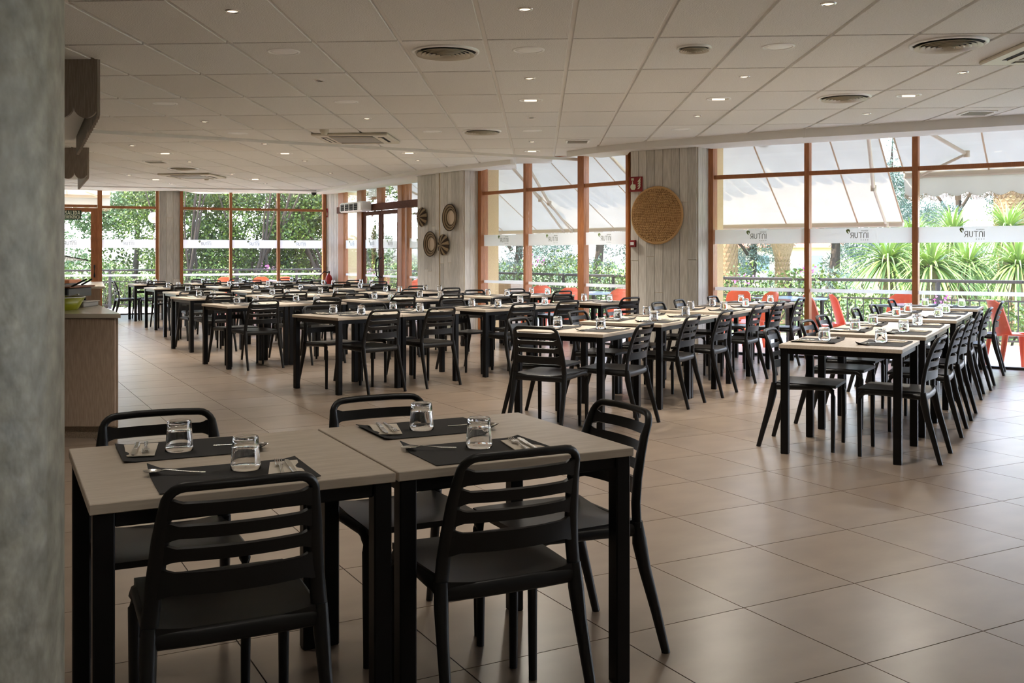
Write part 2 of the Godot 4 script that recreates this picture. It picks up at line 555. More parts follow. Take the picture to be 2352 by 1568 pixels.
func place(src: Node3D, label: String, at: Vector3, turn: float, group: String) -> Node3D:
	var b: String = src.get_meta("base")
	if used.has(b): return dup(src, label, at, turn, group)
	used[b] = true
	if src.get_parent() == null:
		src.name = numbered(b)
		add_child(src, true)
	src.position = at
	src.rotation.y = turn
	return tag(src, label, src.get_meta("category"), group)

func setting(edge: Vector2, a: float, where: String, row: String, full: bool) -> void:
	var b := Basis(Vector3.UP, a)
	var top := 0.752
	var o := p3(edge, top)
	var jit := func(s: float) -> float: return rng.randf_range(-s, s)
	var mx: float = jit.call(0.02)
	var put := func(k: String, l: Vector3, turn: float, lab: String, g: String) -> void:
		place(SET[k], lab + " " + where, o + b * l, a + turn, g + " in the " + row)
	put.call("placemat", Vector3(mx, 0.0005, -0.175), jit.call(0.03), "black paper placemat at", "placemats")
	put.call("tumbler", Vector3(mx + 0.03 + jit.call(0.02), 0.0045, -0.215 + jit.call(0.015)), jit.call(3.0), "upturned clear tumbler at", "tumblers")
	put.call("napkin", Vector3(mx + 0.145, 0.0035, -0.165), -0.15 + jit.call(0.06), "pale folded napkin at", "napkins")
	if full:
		put.call("fork", Vector3(mx + 0.13, 0.0105, -0.16), -0.15 + jit.call(0.05), "steel fork at", "forks")
		put.call("knife", Vector3(mx + 0.16, 0.0105, -0.165), -0.15 + jit.call(0.05), "steel knife at", "knives")
		put.call("spoon", Vector3(mx - 0.14, 0.006, -0.24), 1.2 + jit.call(0.12), "steel spoon at", "spoons")

func chair_at(edge: Vector2, a: float, tuck: float, label: String, row: String) -> void:
	var out := Vector2(sin(a), -cos(a))                 # away from the table, in plan
	place(chair0, label, p3(edge + out * tuck), a, "black chairs in the " + row)

func table_row(key: String, fr: Vector2, deg: float, starts: Array, full: int, offs := {}) -> void:
	var phi := deg_to_rad(deg)
	var d := Vector2(cos(phi), sin(phi))
	var n := Vector2(-sin(phi), cos(phi))
	var row: String = ROWS[key][0]
	for i in starts.size():
		var s: float = starts[i]
		var nm: String = ("left-hand" if i == 0 else "right-hand") if key == "N" else ORD[i]
		var tw: String = "half of the" if key == "N" else "table of the"
		place(table0, "pale wood topped black leg table, %s %s %s" % [nm, tw, row], p3(fr + d * (s + 0.4) + n * 0.4), phi, ROWS[key][1])
		for side in [1.0, -1.0]:
			var mid: Vector2 = fr + d * (s + 0.4) + n * (0.8 if side > 0 else 0.0)
			var a := phi + PI if side > 0 else phi
			var sd: String = ("far side" if side > 0 else "near side") if key == "N" else ("left side" if side > 0 else "right side")
			var off: float = offs.get("%d%s" % [i, "l" if side > 0 else "r"], rng.randf_range(-0.05, 0.05))
			chair_at(mid + d * off, a + rng.randf_range(-0.04, 0.04), -0.085 + rng.randf_range(-0.03, 0.03) * (0.2 if key == "N" else 1.0), "black slatted chair, %s, %s %s %s" % [sd, nm, tw, row], row)
			setting(mid + d * off * 0.5, a, "%s, %s %s %s" % [sd, nm, tw, row], row, i < full)

func furniture() -> void:
	chair0 = make_chair()
	table0 = make_table()
	SET = make_setting()
	table_row("N", Vector2(-1.038, 2.457), 27.2, [0.0, 0.806], 2, {"0l": -0.11, "0r": -0.06, "1l": -0.11, "1r": -0.10})
	var phi := deg_to_rad(27.2)
	var d := Vector2(cos(phi), sin(phi))
	var n := Vector2(-sin(phi), cos(phi))
	chair_at(Vector2(-1.038, 2.457) + d * 1.606 + n * 0.385, phi + PI / 2, -0.06, "black slatted chair at the right end of the double table nearest the camera", "double table nearest the camera")
	table_row("A", Vector2(2.523, 6.468), 60.4, [0.0, 1.12, 1.92, 3.25, 4.05, 5.45], 3)
	table_row("B", Vector2(0.70, 7.705), 60.5, [0.0, 1.245, 2.045, 3.26, 4.06, 5.2], 3)
	chair_at(Vector2(0.36, 7.89), deg_to_rad(-29.0), 0.12, "black slatted chair across the near end of the second row from the right", "second row from the right")
	table_row("C", Vector2(-1.682, 9.684), 45.5, [0.0, 0.80, 1.98, 2.78, 3.99], 2)
	table_row("D", Vector2(-3.37, 11.85), 38.6, [0.0, 0.80, 1.97, 2.77, 3.95, 4.75], 0)
	table_row("E", Vector2(-4.47, 13.9), 38.0, [0.0, 1.15, 1.95, 3.1, 3.9], 0)
	table_row("F", Vector2(-5.335, 15.88), 33.5, [0.0, 1.15, 1.95, 3.1], 0)
	table_row("G", Vector2(-6.43, 18.0), 33.0, [0.0, 1.15, 1.95, 3.1, 3.9], 0)
	table_row("H", Vector2(-7.7, 20.4), 30.0, [0.0, 1.15, 1.95, 3.1], 0)
	chair_at(Vector2(-7.9, 20.72), deg_to_rad(-60.0), 0.06, "black slatted chair at the left end of the back row by the garden door", "back row by the far windows")
	for k in SET:
		if SET[k].get_parent() == null: SET[k].free()

# ---------------------------------------------------------------- the room
const ROOM := [Vector2(-13, 21.04), Vector2(-4.35, 24.61), Vector2(-4.137, 24.09), Vector2(-1.5, 19.92), Vector2(-0.57, 17.7), Vector2(1.754, 14.835), Vector2(2.75, 14.0), Vector2(9.2, 9.8), Vector2(12.0, 4.5), Vector2(12, -4), Vector2(-13, -4)]

func inside(v: Vector2) -> bool: return Geometry2D.is_point_in_polygon(v, PackedVector2Array(ROOM))

func seen(v: Vector2, y: float) -> bool:
	if v.y < 1.5: return false
	var px := 1176.0 + 2300.0 * v.x / v.y
	var py := 584.0 - 2300.0 * (y - 1.367) / v.y
	return px > -150 and px < 2500 and py > -120 and py < 1690

func floor_tiles() -> void:
	var f := thing("floor", "glossy beige brown square floor tiles with thin dark joints", "floor", Vector3(0.8968, 0, -3.8751), deg_to_rad(28.63), "", "structure")
	var inv := f.transform.affine_inverse()
	var loc := []
	for q in ROOM:
		var l := inv * p3(q)
		loc.append(Vector2(l.x, -l.z))
	part("screed", MB.new().slab(loc, -0.25, -0.004).done(), M.grout, f)
	var list := []
	for i in range(-40, 40):
		for j in range(-40, 40):
			var c := f.transform * Vector3((i + 0.5) * 0.6, 0, (j + 0.5) * 0.6)
			var v := Vector2(c.x, -c.z)
			var ok := true
			for k in [Vector2(-0.3, -0.3), Vector2(0.3, -0.3), Vector2(0.3, 0.3), Vector2(-0.3, 0.3)]:
				var e := f.transform * Vector3((i + 0.5) * 0.6 + k.x, 0, (j + 0.5) * 0.6 + k.y)
				if not inside(Vector2(e.x, -e.z)): ok = false
			list.append([0.0 if seen(v, 0) else 100.0, v.length(), Vector3((i + 0.5) * 0.6, -0.006, (j + 0.5) * 0.6), ok, v])
	list.sort_custom(func(a, b) -> bool: return a[0] + a[1] < b[0] + b[1])
	var mesh := MB.new().box(Vector3(), Vector3(0.5952, 0.012, 0.5952)).done()
	var rest := MB.new()
	var n := 0
	for e in list:
		if not e[3]:
			if not inside(e[4]): continue
		if n < 300 and e[3]:
			part("tile", mesh, [M.floor_tile, M.floor_tile_b, M.floor_tile_c][rng.randi() % 3], f, "", Transform3D(Basis(), e[2]))
			n += 1
		elif e[3]:
			rest.box(e[2], Vector3(0.5952, 0.012, 0.5952))
		else:   # cut tiles along the walls
			var poly := PackedVector2Array([Vector2(-0.298, -0.298), Vector2(0.298, -0.298), Vector2(0.298, 0.298), Vector2(-0.298, 0.298)])
			for k in 4: poly[k] += Vector2(e[2].x, -e[2].z)
			for cut in Geometry2D.intersect_polygons(poly, PackedVector2Array(loc)): rest.slab(Array(cut), -0.012, 0.0)
	part("far_tiles", rest.done(), M.floor_tile, f, "stuff")

func ceiling_tiles() -> void:
	var c := thing("ceiling", "suspended ceiling of pale textured rectangular tiles in a grid", "ceiling", Vector3(), 0.0, "", "structure")
	c.transform = Transform3D(Basis(Vector3(0, 0, 1), TILT) * Basis(Vector3.UP, -0.0276), Vector3(0, 2.868, 0))
	var list := []
	for i in range(-26, 30):
		for r in range(-9, 18):
			var l := Vector3(-2.7834 + 0.6 * (i + 0.5), 0.014, -(5.7969 + 1.2 * (r - 0.5)))
			var w := c.transform * l
			var v := Vector2(w.x, -w.z)
			if not inside(v): continue
			list.append([(0.0 if seen(v, w.y) else 100.0) + v.length(), l])
	list.sort_custom(func(a, b) -> bool: return a[0] < b[0])
	var mesh := MB.new().box(Vector3(), Vector3(0.568, 0.028, 1.168), 0.003).done()
	var rest := MB.new()
	for k in list.size():
		if k < 300: part("ceiling_tile", mesh, [M.ceil_tile, M.ceil_tile_b, M.ceil_tile_c][rng.randi() % 3], c, "", Transform3D(Basis(Vector3(0, 0, 1), rng.randf_range(-0.002, 0.002)), list[k][1]))
		else: rest.box(list[k][1], Vector3(0.568, 0.028, 1.168))
	part("far_tiles", rest.done(), M.ceil_tile, c, "stuff")
	var inv := c.transform.affine_inverse()
	var loc := PackedVector2Array()
	for q in ROOM:
		var l := inv * p3(q, 2.868 + TILT * q.x)
		loc.append(Vector2(l.x, -l.z))
	for i in range(-26, 31):       # the metal grid, each run one bar cut to the room
		var x := -2.7834 + 0.6 * i
		for cut in Geometry2D.intersect_polygons(PackedVector2Array([Vector2(x - 0.017, -30), Vector2(x + 0.017, -30), Vector2(x + 0.017, 30), Vector2(x - 0.017, 30)]), loc):
			part("grid_bar", MB.new().slab(Array(cut), 0.021, 0.036).done(), M.ceil_grid, c)
	for r in range(-9, 18):
		var z := 5.7969 + 1.2 * r
		for cut in Geometry2D.intersect_polygons(PackedVector2Array([Vector2(-30, z - 0.017), Vector2(30, z - 0.017), Vector2(30, z + 0.017), Vector2(-30, z + 0.017)]), loc):
			part("grid_bar", MB.new().slab(Array(cut), 0.0215, 0.0355).done(), M.ceil_grid, c)
	# a thin lowered trim crosses the ceiling
	var a := Vector2(-6.6, 10.72)
	var b := Vector2(1.05, 15.75)
	tag(one("trim_1", MB.new().bar(p3(a, ceil_y(a.x) - 0.018), p3(b, ceil_y(b.x) - 0.018), 0.04, 0.045, 0.003).done(), M.white_paint, "thin pale trim strip crossing the tiled ceiling diagonally", "trim"), "thin pale trim strip crossing the tiled ceiling diagonally", "trim", "", "structure")

func wall(nm: String, plan: Array, y0: float, y1: float, m: Material, label: String) -> MeshInstance3D:
	return one(nm, MB.new().slab(plan, y0, y1).done(), m, label, "wall", Vector3(), 0.0, "", "structure")

func planked(nm: String, core: Array, faces: Array, label: String, top: float) -> void:
	# a pillar: stucco core, whitewashed boards on the faces [from, to, first board width]
	var o := thing(nm, label, "pillar", Vector3(), 0.0, "", "structure")
	part("core", MB.new().slab(core, 0, 3.0).done(), M.stucco_cream, o)
	var bw: float = 0.135
	for fc in faces:
		var a: Vector2 = fc[0]
		var b: Vector2 = fc[1]
		var d := (b - a).normalized()
		var ang := atan2(d.y, d.x)
		var len := a.distance_to(b)
		var cnt := maxi(1, roundi(len / bw))
		var w := len / cnt
		var out := Vector2(d.y, -d.x)          # towards the room
		for k in cnt:
			var cuts := [0.0, top]
			if rng.randf() < 0.8: cuts = [0.0, rng.randf_range(0.5, 2.3), top]
			for q in cuts.size() - 1:
				var h: float = cuts[q + 1] - cuts[q] - 0.003
				var pos := a + d * (w * (k + 0.5)) + out * (0.010 + rng.randf_range(-0.0015, 0.0015))
				part("plank", MB.new().box(Vector3(), Vector3(w - 0.004, h, 0.02), 0.0025).done(), M["plank_%d" % (rng.randi() % 3)], o, "", Transform3D(Basis(Vector3.UP, ang), p3(pos, cuts[q] + h * 0.5 + 0.0015)))

# letters of the window print, drawn as strokes; seen from inside they read backwards
func logo(parent: Node3D, at: Vector3, h: float) -> void:
	var o := MB.new()
	var t := h * 0.13
	var stroke := func(pts: Array) -> void:
		for i in pts.size() - 1:
			var a := Vector3(-pts[i].x * h, pts[i].y * h, 0)
			var b := Vector3(-pts[i + 1].x * h, pts[i + 1].y * h, 0)
			var z := (b - a).normalized()
			o.box(Vector3(), Vector3(t, 0.002, (b - a).length() + t * 0.6), 0.0, Transform3D(Basis(z.cross(Vector3(0, 0, 1)), Vector3(0, 0, 1), z), (a + b) * 0.5))
	stroke.call([Vector2(0.0, 0), Vector2(0.0, 1)])                                                                        # I
	stroke.call([Vector2(0.28, 0), Vector2(0.28, 0.7), Vector2(0.38, 0.92), Vector2(0.55, 1), Vector2(0.72, 0.92), Vector2(0.82, 0.7), Vector2(0.82, 0)])   # N, like an arch
	stroke.call([Vector2(1.02, 1), Vector2(1.72, 1)]); stroke.call([Vector2(1.37, 1), Vector2(1.37, 0)])                    # T
	stroke.call([Vector2(1.95, 1), Vector2(1.95, 0.3), Vector2(2.05, 0.08), Vector2(2.22, 0), Vector2(2.39, 0.08), Vector2(2.49, 0.3), Vector2(2.49, 1)])   # U
	stroke.call([Vector2(2.78, 0), Vector2(2.78, 1), Vector2(3.1, 1), Vector2(3.27, 0.88), Vector2(3.27, 0.6), Vector2(3.1, 0.48), Vector2(2.78, 0.46)]); stroke.call([Vector2(3.02, 0.46), Vector2(3.3, 0)])   # R
	for k in 4: o.lathe([Vector2(h * 0.09, 0), Vector2(h * 0.09, 0.002), Vector2(0, 0.002)], 8, Transform3D(Basis(Vector3.RIGHT, PI / 2), Vector3(-h * (0.05 + 0.42 * k), -h * 0.42, -0.001)), [1])
	for k in 7: o.box(Vector3(-h * (0.05 + 0.2 * k), h * 1.36, 0), Vector3(h * 0.13, h * 0.16, 0.002))       # the small line of print above
	part("logo_print", o.done(), M.film_print, parent, "", Transform3D(Basis(), at))
	var g := MB.new()
	g.extrude(PackedVector2Array([Vector2(-3.55, 1.0), Vector2(-3.42, 1.45), Vector2(-3.6, 1.7), Vector2(-3.95, 1.72), Vector2(-4.2, 1.5), Vector2(-4.12, 1.15), Vector2(-3.85, 0.85), Vector2(-3.68, 0.78), Vector2(-3.72, 1.0), Vector2(-3.85, 1.25), Vector2(-3.78, 1.42)]), -0.001, 0.001, Transform3D(Basis.from_scale(Vector3(h, h, 1)), Vector3()))
	part("logo_leaf", g.done(), M.film_green, parent, "", Transform3D(Basis(), at))

# a glazed bay wall: local x runs along it, +z is the room side. mull = [x, width, depth]
func window(nm: String, a: Vector2, b: Vector2, mull: Array, label: String, film := true, skip := [], cat := "window") -> Node3D:
	var d := (b - a).normalized()
	var len := a.distance_to(b)
	var o := thing(nm, label, cat, p3(a), atan2(d.y, d.x), "", "structure")
	var top := 2.97
	for m in mull:
		part("frame_post", MB.new().box(Vector3(m[0], top * 0.5, -0.01), Vector3(m[1], top, m[2]), 0.003).done(), M.frame_wood, o)
	for i in mull.size() - 1:
		if i in skip: continue
		var x0: float = mull[i][0] + mull[i][1] * 0.5
		var x1: float = mull[i + 1][0] - mull[i + 1][1] * 0.5
		var w := x1 - x0
		var cx := (x0 + x1) * 0.5
		part("transom", MB.new().box(Vector3(cx, 2.436, 0), Vector3(w, 0.056, 0.07), 0.002).done(), M.frame_wood, o)
		part("sill", MB.new().box(Vector3(cx, 0.012, 0), Vector3(w, 0.03, 0.07), 0.002).done(), M.rail_iron, o)
		part("head_rail", MB.new().box(Vector3(cx, 2.95, 0), Vector3(w, 0.05, 0.07), 0.002).done(), M.frame_wood, o)
		part("pane", MB.new().box(Vector3(cx, 1.217, -0.004), Vector3(w, 2.38, 0.006)).done(), M.window_glass, o)
		part("pane", MB.new().box(Vector3(cx, 2.694, -0.004), Vector3(w, 0.46, 0.006)).done(), M.window_glass, o)
		if film and w > 0.2: band(o, cx, w, 1.512)
	return o

func band(o: Node3D, cx: float, w: float, y: float) -> void:
	part("film_band", MB.new().box(Vector3(cx, y + 0.0975, 0.0005), Vector3(w, 0.195, 0.0015)).done(), M.film, o)
	part("film_stripe", MB.new().box(Vector3(cx, 0.892, 0.0005), Vector3(w, 0.048, 0.0015)).done(), M.film, o)
	if w > 0.45: logo(o, Vector3(cx + 0.10, y + 0.068, 0.0025), 0.066)

func room() -> void:
	floor_tiles()
	ceiling_tiles()
	# roof slab with eaves, the walls behind the camera, all with thickness
	var ov := [Vector2(-13.4, 21.3), Vector2(-4.45, 25.0), Vector2(-3.8, 24.3), Vector2(-1.2, 20.15), Vector2(-0.3, 17.95), Vector2(2.0, 15.1), Vector2(2.95, 14.3), Vector2(9.45, 10.1), Vector2(12.4, 4.5), Vector2(12.4, -4.4), Vector2(-13.4, -4.4)]
	var roof := one("roof", MB.new().slab(ov, 2.985, 3.42).done(), M.white_paint, "flat white roof slab over the dining hall", "roof", Vector3(), 0.0, "", "structure")
	var rt := MB.new()
	for k in range(3, 8):
		var a: Vector2 = ov[k]
		var b: Vector2 = ov[k + 1]
		var d := (b - a).normalized()
		var o := Vector2(-d.y, d.x)
		for j in int(a.distance_to(b) / 0.24):
			var c := a + d * (0.24 * j + 0.12)
			rt.tube([p3(c - o * 0.5, 3.47), p3(c + o * 0.16, 3.40)], 0.11, 0.07, 8)
	part("eaves_tiles", rt.done(), M.roof_tile, roof, "stuff")
	wall("wall_rear", [Vector2(-13.3, -4.3), Vector2(12.3, -4.3), Vector2(12.3, -4), Vector2(-13.3, -4)], 0, 3.0, M.wall_paint, "plain rear wall behind the diners")
	wall("wall_right", [Vector2(12, -4), Vector2(12.3, -4), Vector2(12.3, 4.5), Vector2(12, 4.5)], 0, 3.0, M.wall_paint, "plain right hand wall beyond the windows")
	wall("wall_left", [Vector2(-13.3, -4), Vector2(-13, -4), Vector2(-13, 21.1), Vector2(-13.3, 21.2)], 0, 3.0, M.wall_paint, "plain left hand wall behind the buffet")
	# window walls, left to right
	var L := Vector2(-9.95, 22.3)
	var ld := Vector2(0.92435, 0.38153)
	window("window_1", Vector2(-13, 21.04), L + ld * -0.95, [[0.05, 0.1, 0.12], [1.15, 0.06, 0.12], [2.2, 0.1, 0.12]], "wood framed far left windows beside the garden door")
	garden_door(L, ld)
	window("window_2", L + ld * 0.70, L + ld * 1.97, [[0.03, 0.06, 0.12], [1.235, 0.07, 0.12]], "single wood framed pane right of the garden door")
	window("window_3", L + ld * 2.43, L + ld * 5.84, [[0.035, 0.07, 0.12], [1.144, 0.06, 0.12], [2.256, 0.065, 0.12], [3.36, 0.075, 0.14]], "three bay wood framed window onto the dense green trees")
	planked("wall_far", [L + ld * 1.98, L + ld * 2.43, L + ld * 2.43 + Vector2(-0.115, 0.277), L + ld * 1.98 + Vector2(-0.115, 0.277)], [[L + ld * 1.98, L + ld * 2.43]], "narrow whitewashed board pillar between the two far left windows", 2.84)
	planked("wall_corner", [Vector2(-4.55, 24.53), Vector2(-4.13, 24.08), Vector2(-3.85, 24.25), Vector2(-4.4, 24.85)], [[Vector2(-4.55, 24.53), Vector2(-4.13, 24.08)]], "whitewashed board pillar in the far corner beside the entrance door", 2.84)
	entrance()
	planked("wall_baskets", [Vector2(-1.756, 18.79), Vector2(-0.837, 17.5), Vector2(-0.56, 17.7), Vector2(-0.32, 17.88), Vector2(-1.15, 20.05), Vector2(-1.5, 19.92)], [[Vector2(-1.756, 18.79), Vector2(-1.31, 18.165)], [Vector2(-1.285, 18.13), Vector2(-0.837, 17.5)], [Vector2(-0.837, 17.5), Vector2(-0.56, 17.7)]], "grey board clad pillar carrying four small woven baskets", 2.84)
	window("window_4", Vector2(-0.57, 17.7), Vector2(1.754, 14.835), [[0.08, 0.09, 0.16], [1.31, 0.06, 0.15], [2.66, 0.14, 0.12], [3.66, 0.05, 0.12]], "middle wood framed window with a sloping white awning outside")
	planked("wall_disc", [Vector2(1.70, 14.28), Vector2(2.53, 13.69), Vector2(2.76, 14.0), Vector2(3.02, 14.32), Vector2(2.1, 15.25), Vector2(1.76, 14.83)], [[Vector2(1.70, 14.28), Vector2(2.53, 13.69)], [Vector2(2.53, 13.69), Vector2(2.76, 14.0)]], "wide grey board clad pillar carrying the big woven disc", 2.84)
	window("window_5", Vector2(2.75, 14.0), Vector2(9.2, 9.8), [[0.05, 0.085, 0.16], [1.385, 0.065, 0.12], [2.735, 0.07, 0.12], [4.1, 0.07, 0.12], [5.45, 0.07, 0.12], [6.8, 0.07, 0.12], [7.64, 0.09, 0.14]], "tall wood framed windows on the right with white lettered bands")
	window("window_6", Vector2(9.2, 9.8), Vector2(12.0, 4.5), [[0.05, 0.1, 0.14], [1.5, 0.07, 0.12], [3.0, 0.07, 0.12], [4.5, 0.07, 0.12], [5.94, 0.1, 0.14]], "wood framed windows continuing beyond the right edge")
	cornices()

func garden_door(L: Vector2, ld: Vector2) -> void:
	var o: Node3D = thing("door_1", "wood framed glazed garden door under the green exit sign", "door", p3(L + ld * -0.9), atan2(ld.y, ld.x), "", "structure")
	part("frame_post", MB.new().box(Vector3(0.0, 1.485, 0), Vector3(0.09, 2.97, 0.12), 0.003).done(), M.frame_wood, o)
	part("frame_post", MB.new().box(Vector3(1.60, 1.485, 0), Vector3(0.075, 2.97, 0.12), 0.003).done(), M.frame_wood, o)
	part("transom", MB.new().box(Vector3(0.8, 2.45, 0), Vector3(1.52, 0.06, 0.08), 0.002).done(), M.frame_wood, o)
	part("pane", MB.new().box(Vector3(0.8, 2.7, 0), Vector3(1.52, 0.44, 0.006)).done(), M.window_glass, o)
	var leaf := MB.new()
	leaf.box(Vector3(0.10, 1.21, 0), Vector3(0.11, 2.40, 0.05), 0.003)
	leaf.box(Vector3(1.495, 1.21, 0), Vector3(0.14, 2.40, 0.05), 0.003)
	leaf.box(Vector3(0.8, 2.365, 0), Vector3(1.29, 0.09, 0.05), 0.003)
	leaf.box(Vector3(0.8, 0.08, 0), Vector3(1.29, 0.13, 0.05), 0.003)
	o = part("door_leaf", leaf.done(), M.frame_wood, o)
	part("pane", MB.new().box(Vector3(0.8, 1.23, 0), Vector3(1.29, 2.18, 0.006)).done(), M.window_glass, o)
	part("film_band", MB.new().box(Vector3(0.8, 1.61, 0.004), Vector3(1.29, 0.195, 0.0015)).done(), M.film, o)
	part("film_stripe", MB.new().box(Vector3(0.8, 0.892, 0.004), Vector3(1.29, 0.048, 0.0015)).done(), M.film, o)
	logo(o, Vector3(1.12, 1.578, 0.006), 0.075)
	part("door_handle", MB.new().tube([Vector3(1.50, 0.86, 0.03), Vector3(1.50, 0.9, 0.07), Vector3(1.50, 1.08, 0.07), Vector3(1.50, 1.12, 0.03)], 0.018, null, 8).done(), M.black_rubber, o)
	# exit sign on the door glass
	var sg := thing("exit_sign", "dark green emergency exit sign lettered in pale capitals on the garden door", "sign", p3(L + ld * 0.155 + Vector2(0.02, -0.05), 2.245), atan2(ld.y, ld.x))
	part("plate", MB.new().box(Vector3(), Vector3(0.36, 0.21, 0.006), 0.001).done(), M.sign_green, sg)
	words(sg, "SALIDA", Vector3(0, 0.048, 0.0035), 0.31, 0.085, M.sign_glow)
	words(sg, "EMERGENCIA", Vector3(0, -0.045, 0.0035), 0.32, 0.075, M.sign_glow)

func words(parent: Node3D, text: String, at: Vector3, w: float, h: float, m: Material) -> void:
	var t := TextMesh.new()
	var f := SystemFont.new()
	f.font_names = PackedStringArray(["Droid Sans"])
	f.font_weight = 700
	t.font = f
	t.text = text
	t.font_size = 32
	t.pixel_size = 0.01
	t.depth = 0.05
	var b := t.get_aabb()
	var s := Vector3(w / maxf(b.size.x, 0.001), h / maxf(b.size.y, 0.001), 0.03)
	part("lettering", t, m, parent, "", Transform3D(Basis.from_scale(s), at - (b.position + b.size * 0.5) * s * Vector3(1, 1, 0)))

func entrance() -> void:
	var a := Vector2(-4.137, 24.091)
	var d := Vector2(0.53446, -0.84519)
	var o := thing("door_2", "wood framed glazed double entrance door with a dark lintel", "door", p3(a), atan2(d.y, d.x), "", "structure")
	for q in [[0.19, 0.32, 0.12], [1.27, 0.26, 0.12], [3.38, 0.20, 0.12], [3.68, 0.09, 0.12], [4.8, 0.1, 0.12]]:
		part("frame_post", MB.new().box(Vector3(q[0], 1.485, 0), Vector3(q[1], 2.97, q[2]), 0.003).done(), M.frame_wood, o)
	part("lintel", MB.new().box(Vector3(2.4, 2.42, 0.02), Vector3(4.8, 0.15, 0.14), 0.003).done(), M.frame_dark, o)
	part("frame_post", MB.new().box(Vector3(2.33, 2.735, 0), Vector3(0.26, 0.48, 0.10), 0.003).done(), M.frame_wood, o)
	for q in [[0.745, 0.78], [1.8, 0.8], [2.9, 0.86], [4.24, 1.0]]:
		part("pane", MB.new().box(Vector3(q[0], 2.73, 0), Vector3(q[1], 0.46, 0.006)).done(), M.window_glass, o)
	for q in [[0.745, 0.78], [4.24, 1.0]]:
		part("pane", MB.new().box(Vector3(q[0], 1.2, 0), Vector3(q[1], 2.34, 0.006)).done(), M.window_glass, o)
		band(o, q[0], q[1], 1.505)
	for k in 2:
		var x0 := 1.40 + 0.94 * k
		var lf := MB.new()
		lf.box(Vector3(x0 + 0.045, 1.17, 0), Vector3(0.09, 2.33, 0.05), 0.003)
		lf.box(Vector3(x0 + 0.885, 1.17, 0), Vector3(0.09, 2.33, 0.05), 0.003)
		lf.box(Vector3(x0 + 0.465, 2.29, 0), Vector3(0.75, 0.09, 0.05), 0.003)
		lf.box(Vector3(x0 + 0.465, 0.08, 0), Vector3(0.75, 0.14, 0.05), 0.003)
		var lo := part("door_leaf", lf.done(), M.frame_dark, o)
		part("pane", MB.new().box(Vector3(x0 + 0.465, 1.2, 0), Vector3(0.75, 2.1, 0.006)).done(), M.window_glass, lo)
		band(lo, x0 + 0.465, 0.75, 1.505)
		var hx := x0 + (0.86 if k == 0 else 0.07)
		part("door_handle", MB.new().tube([Vector3(hx, 0.85, 0.02), Vector3(hx, 0.9, 0.08), Vector3(hx, 1.1, 0.10), Vector3(hx, 1.25, 0.08), Vector3(hx, 1.30, 0.02)], 0.014, null, 8).done(), M.black_rubber, lo)
	# the stucco reveal outside the left pane and the lattice light above the door
	wall("wall_stucco", [a + Vector2(0.845, 0.534) * 0.06 + d * 0.0, a + Vector2(0.845, 0.534) * 0.06 + d * 0.32, a + Vector2(0.845, 0.534) * 0.32 + d * 0.32, a + Vector2(0.845, 0.534) * 0.32 - d * 0.3], 0, 3.0, M.stucco_cream, "cream stucco wall outside the entrance door")
	wall("wall_stucco", [Vector2(-0.56, 17.75), Vector2(-0.24, 17.99), Vector2(-0.27, 18.4), Vector2(-1.0, 19.3), Vector2(-1.2, 18.5)], 0, 2.98, M.stucco_cream, "cream stucco wall outside the middle window")
	var nr := Vector2(-0.845, -0.534)
	var ac := thing("air_curtain", "white air curtain unit with four dark grilles above the entrance door", "air curtain", p3(a + d * 1.42 + nr * 0.22, 2.44), atan2(d.y, d.x))
	part("housing", MB.new().box(Vector3(), Vector3(1.25, 0.22, 0.26), 0.03).done(), M.white_plastic, ac)
	for k in 4: part("grille", MB.new().box(Vector3(-0.44 + 0.25 * k, -0.005, 0.132), Vector3(0.2, 0.15, 0.01), 0.003).done(), M.dark_void, ac)
	for k in 4:
		for j in 3: part("grille_bar", MB.new().box(Vector3(-0.44 + 0.25 * k, -0.05 + 0.05 * j, 0.139), Vector3(0.19, 0.008, 0.006)).done(), M.grey_grille, ac)
	var lt := thing("lattice_panel", "three small white lattice panels above the entrance door", "panel", p3(a + d * 1.85 + Vector2(0.845, 0.534) * 0.12, 2.8), atan2(d.y, d.x))
	part("frame", MB.new().box(Vector3(0, -0.16, 0), Vector3(0.95, 0.05, 0.05), 0.003).done(), M.frame_wood, lt)
	for k in 3:
		var b := MB.new()
		for j in 6: b.box(Vector3(-0.13 + 0.052 * j, 0, 0), Vector3(0.012, 0.27, 0.012)); b.box(Vector3(0, -0.13 + 0.052 * j, 0), Vector3(0.27, 0.012, 0.012))
		part("lattice", b.done(), M.white_plastic, lt, "", Transform3D(Basis(), Vector3(-0.31 + 0.31 * k, 0.01, 0)))

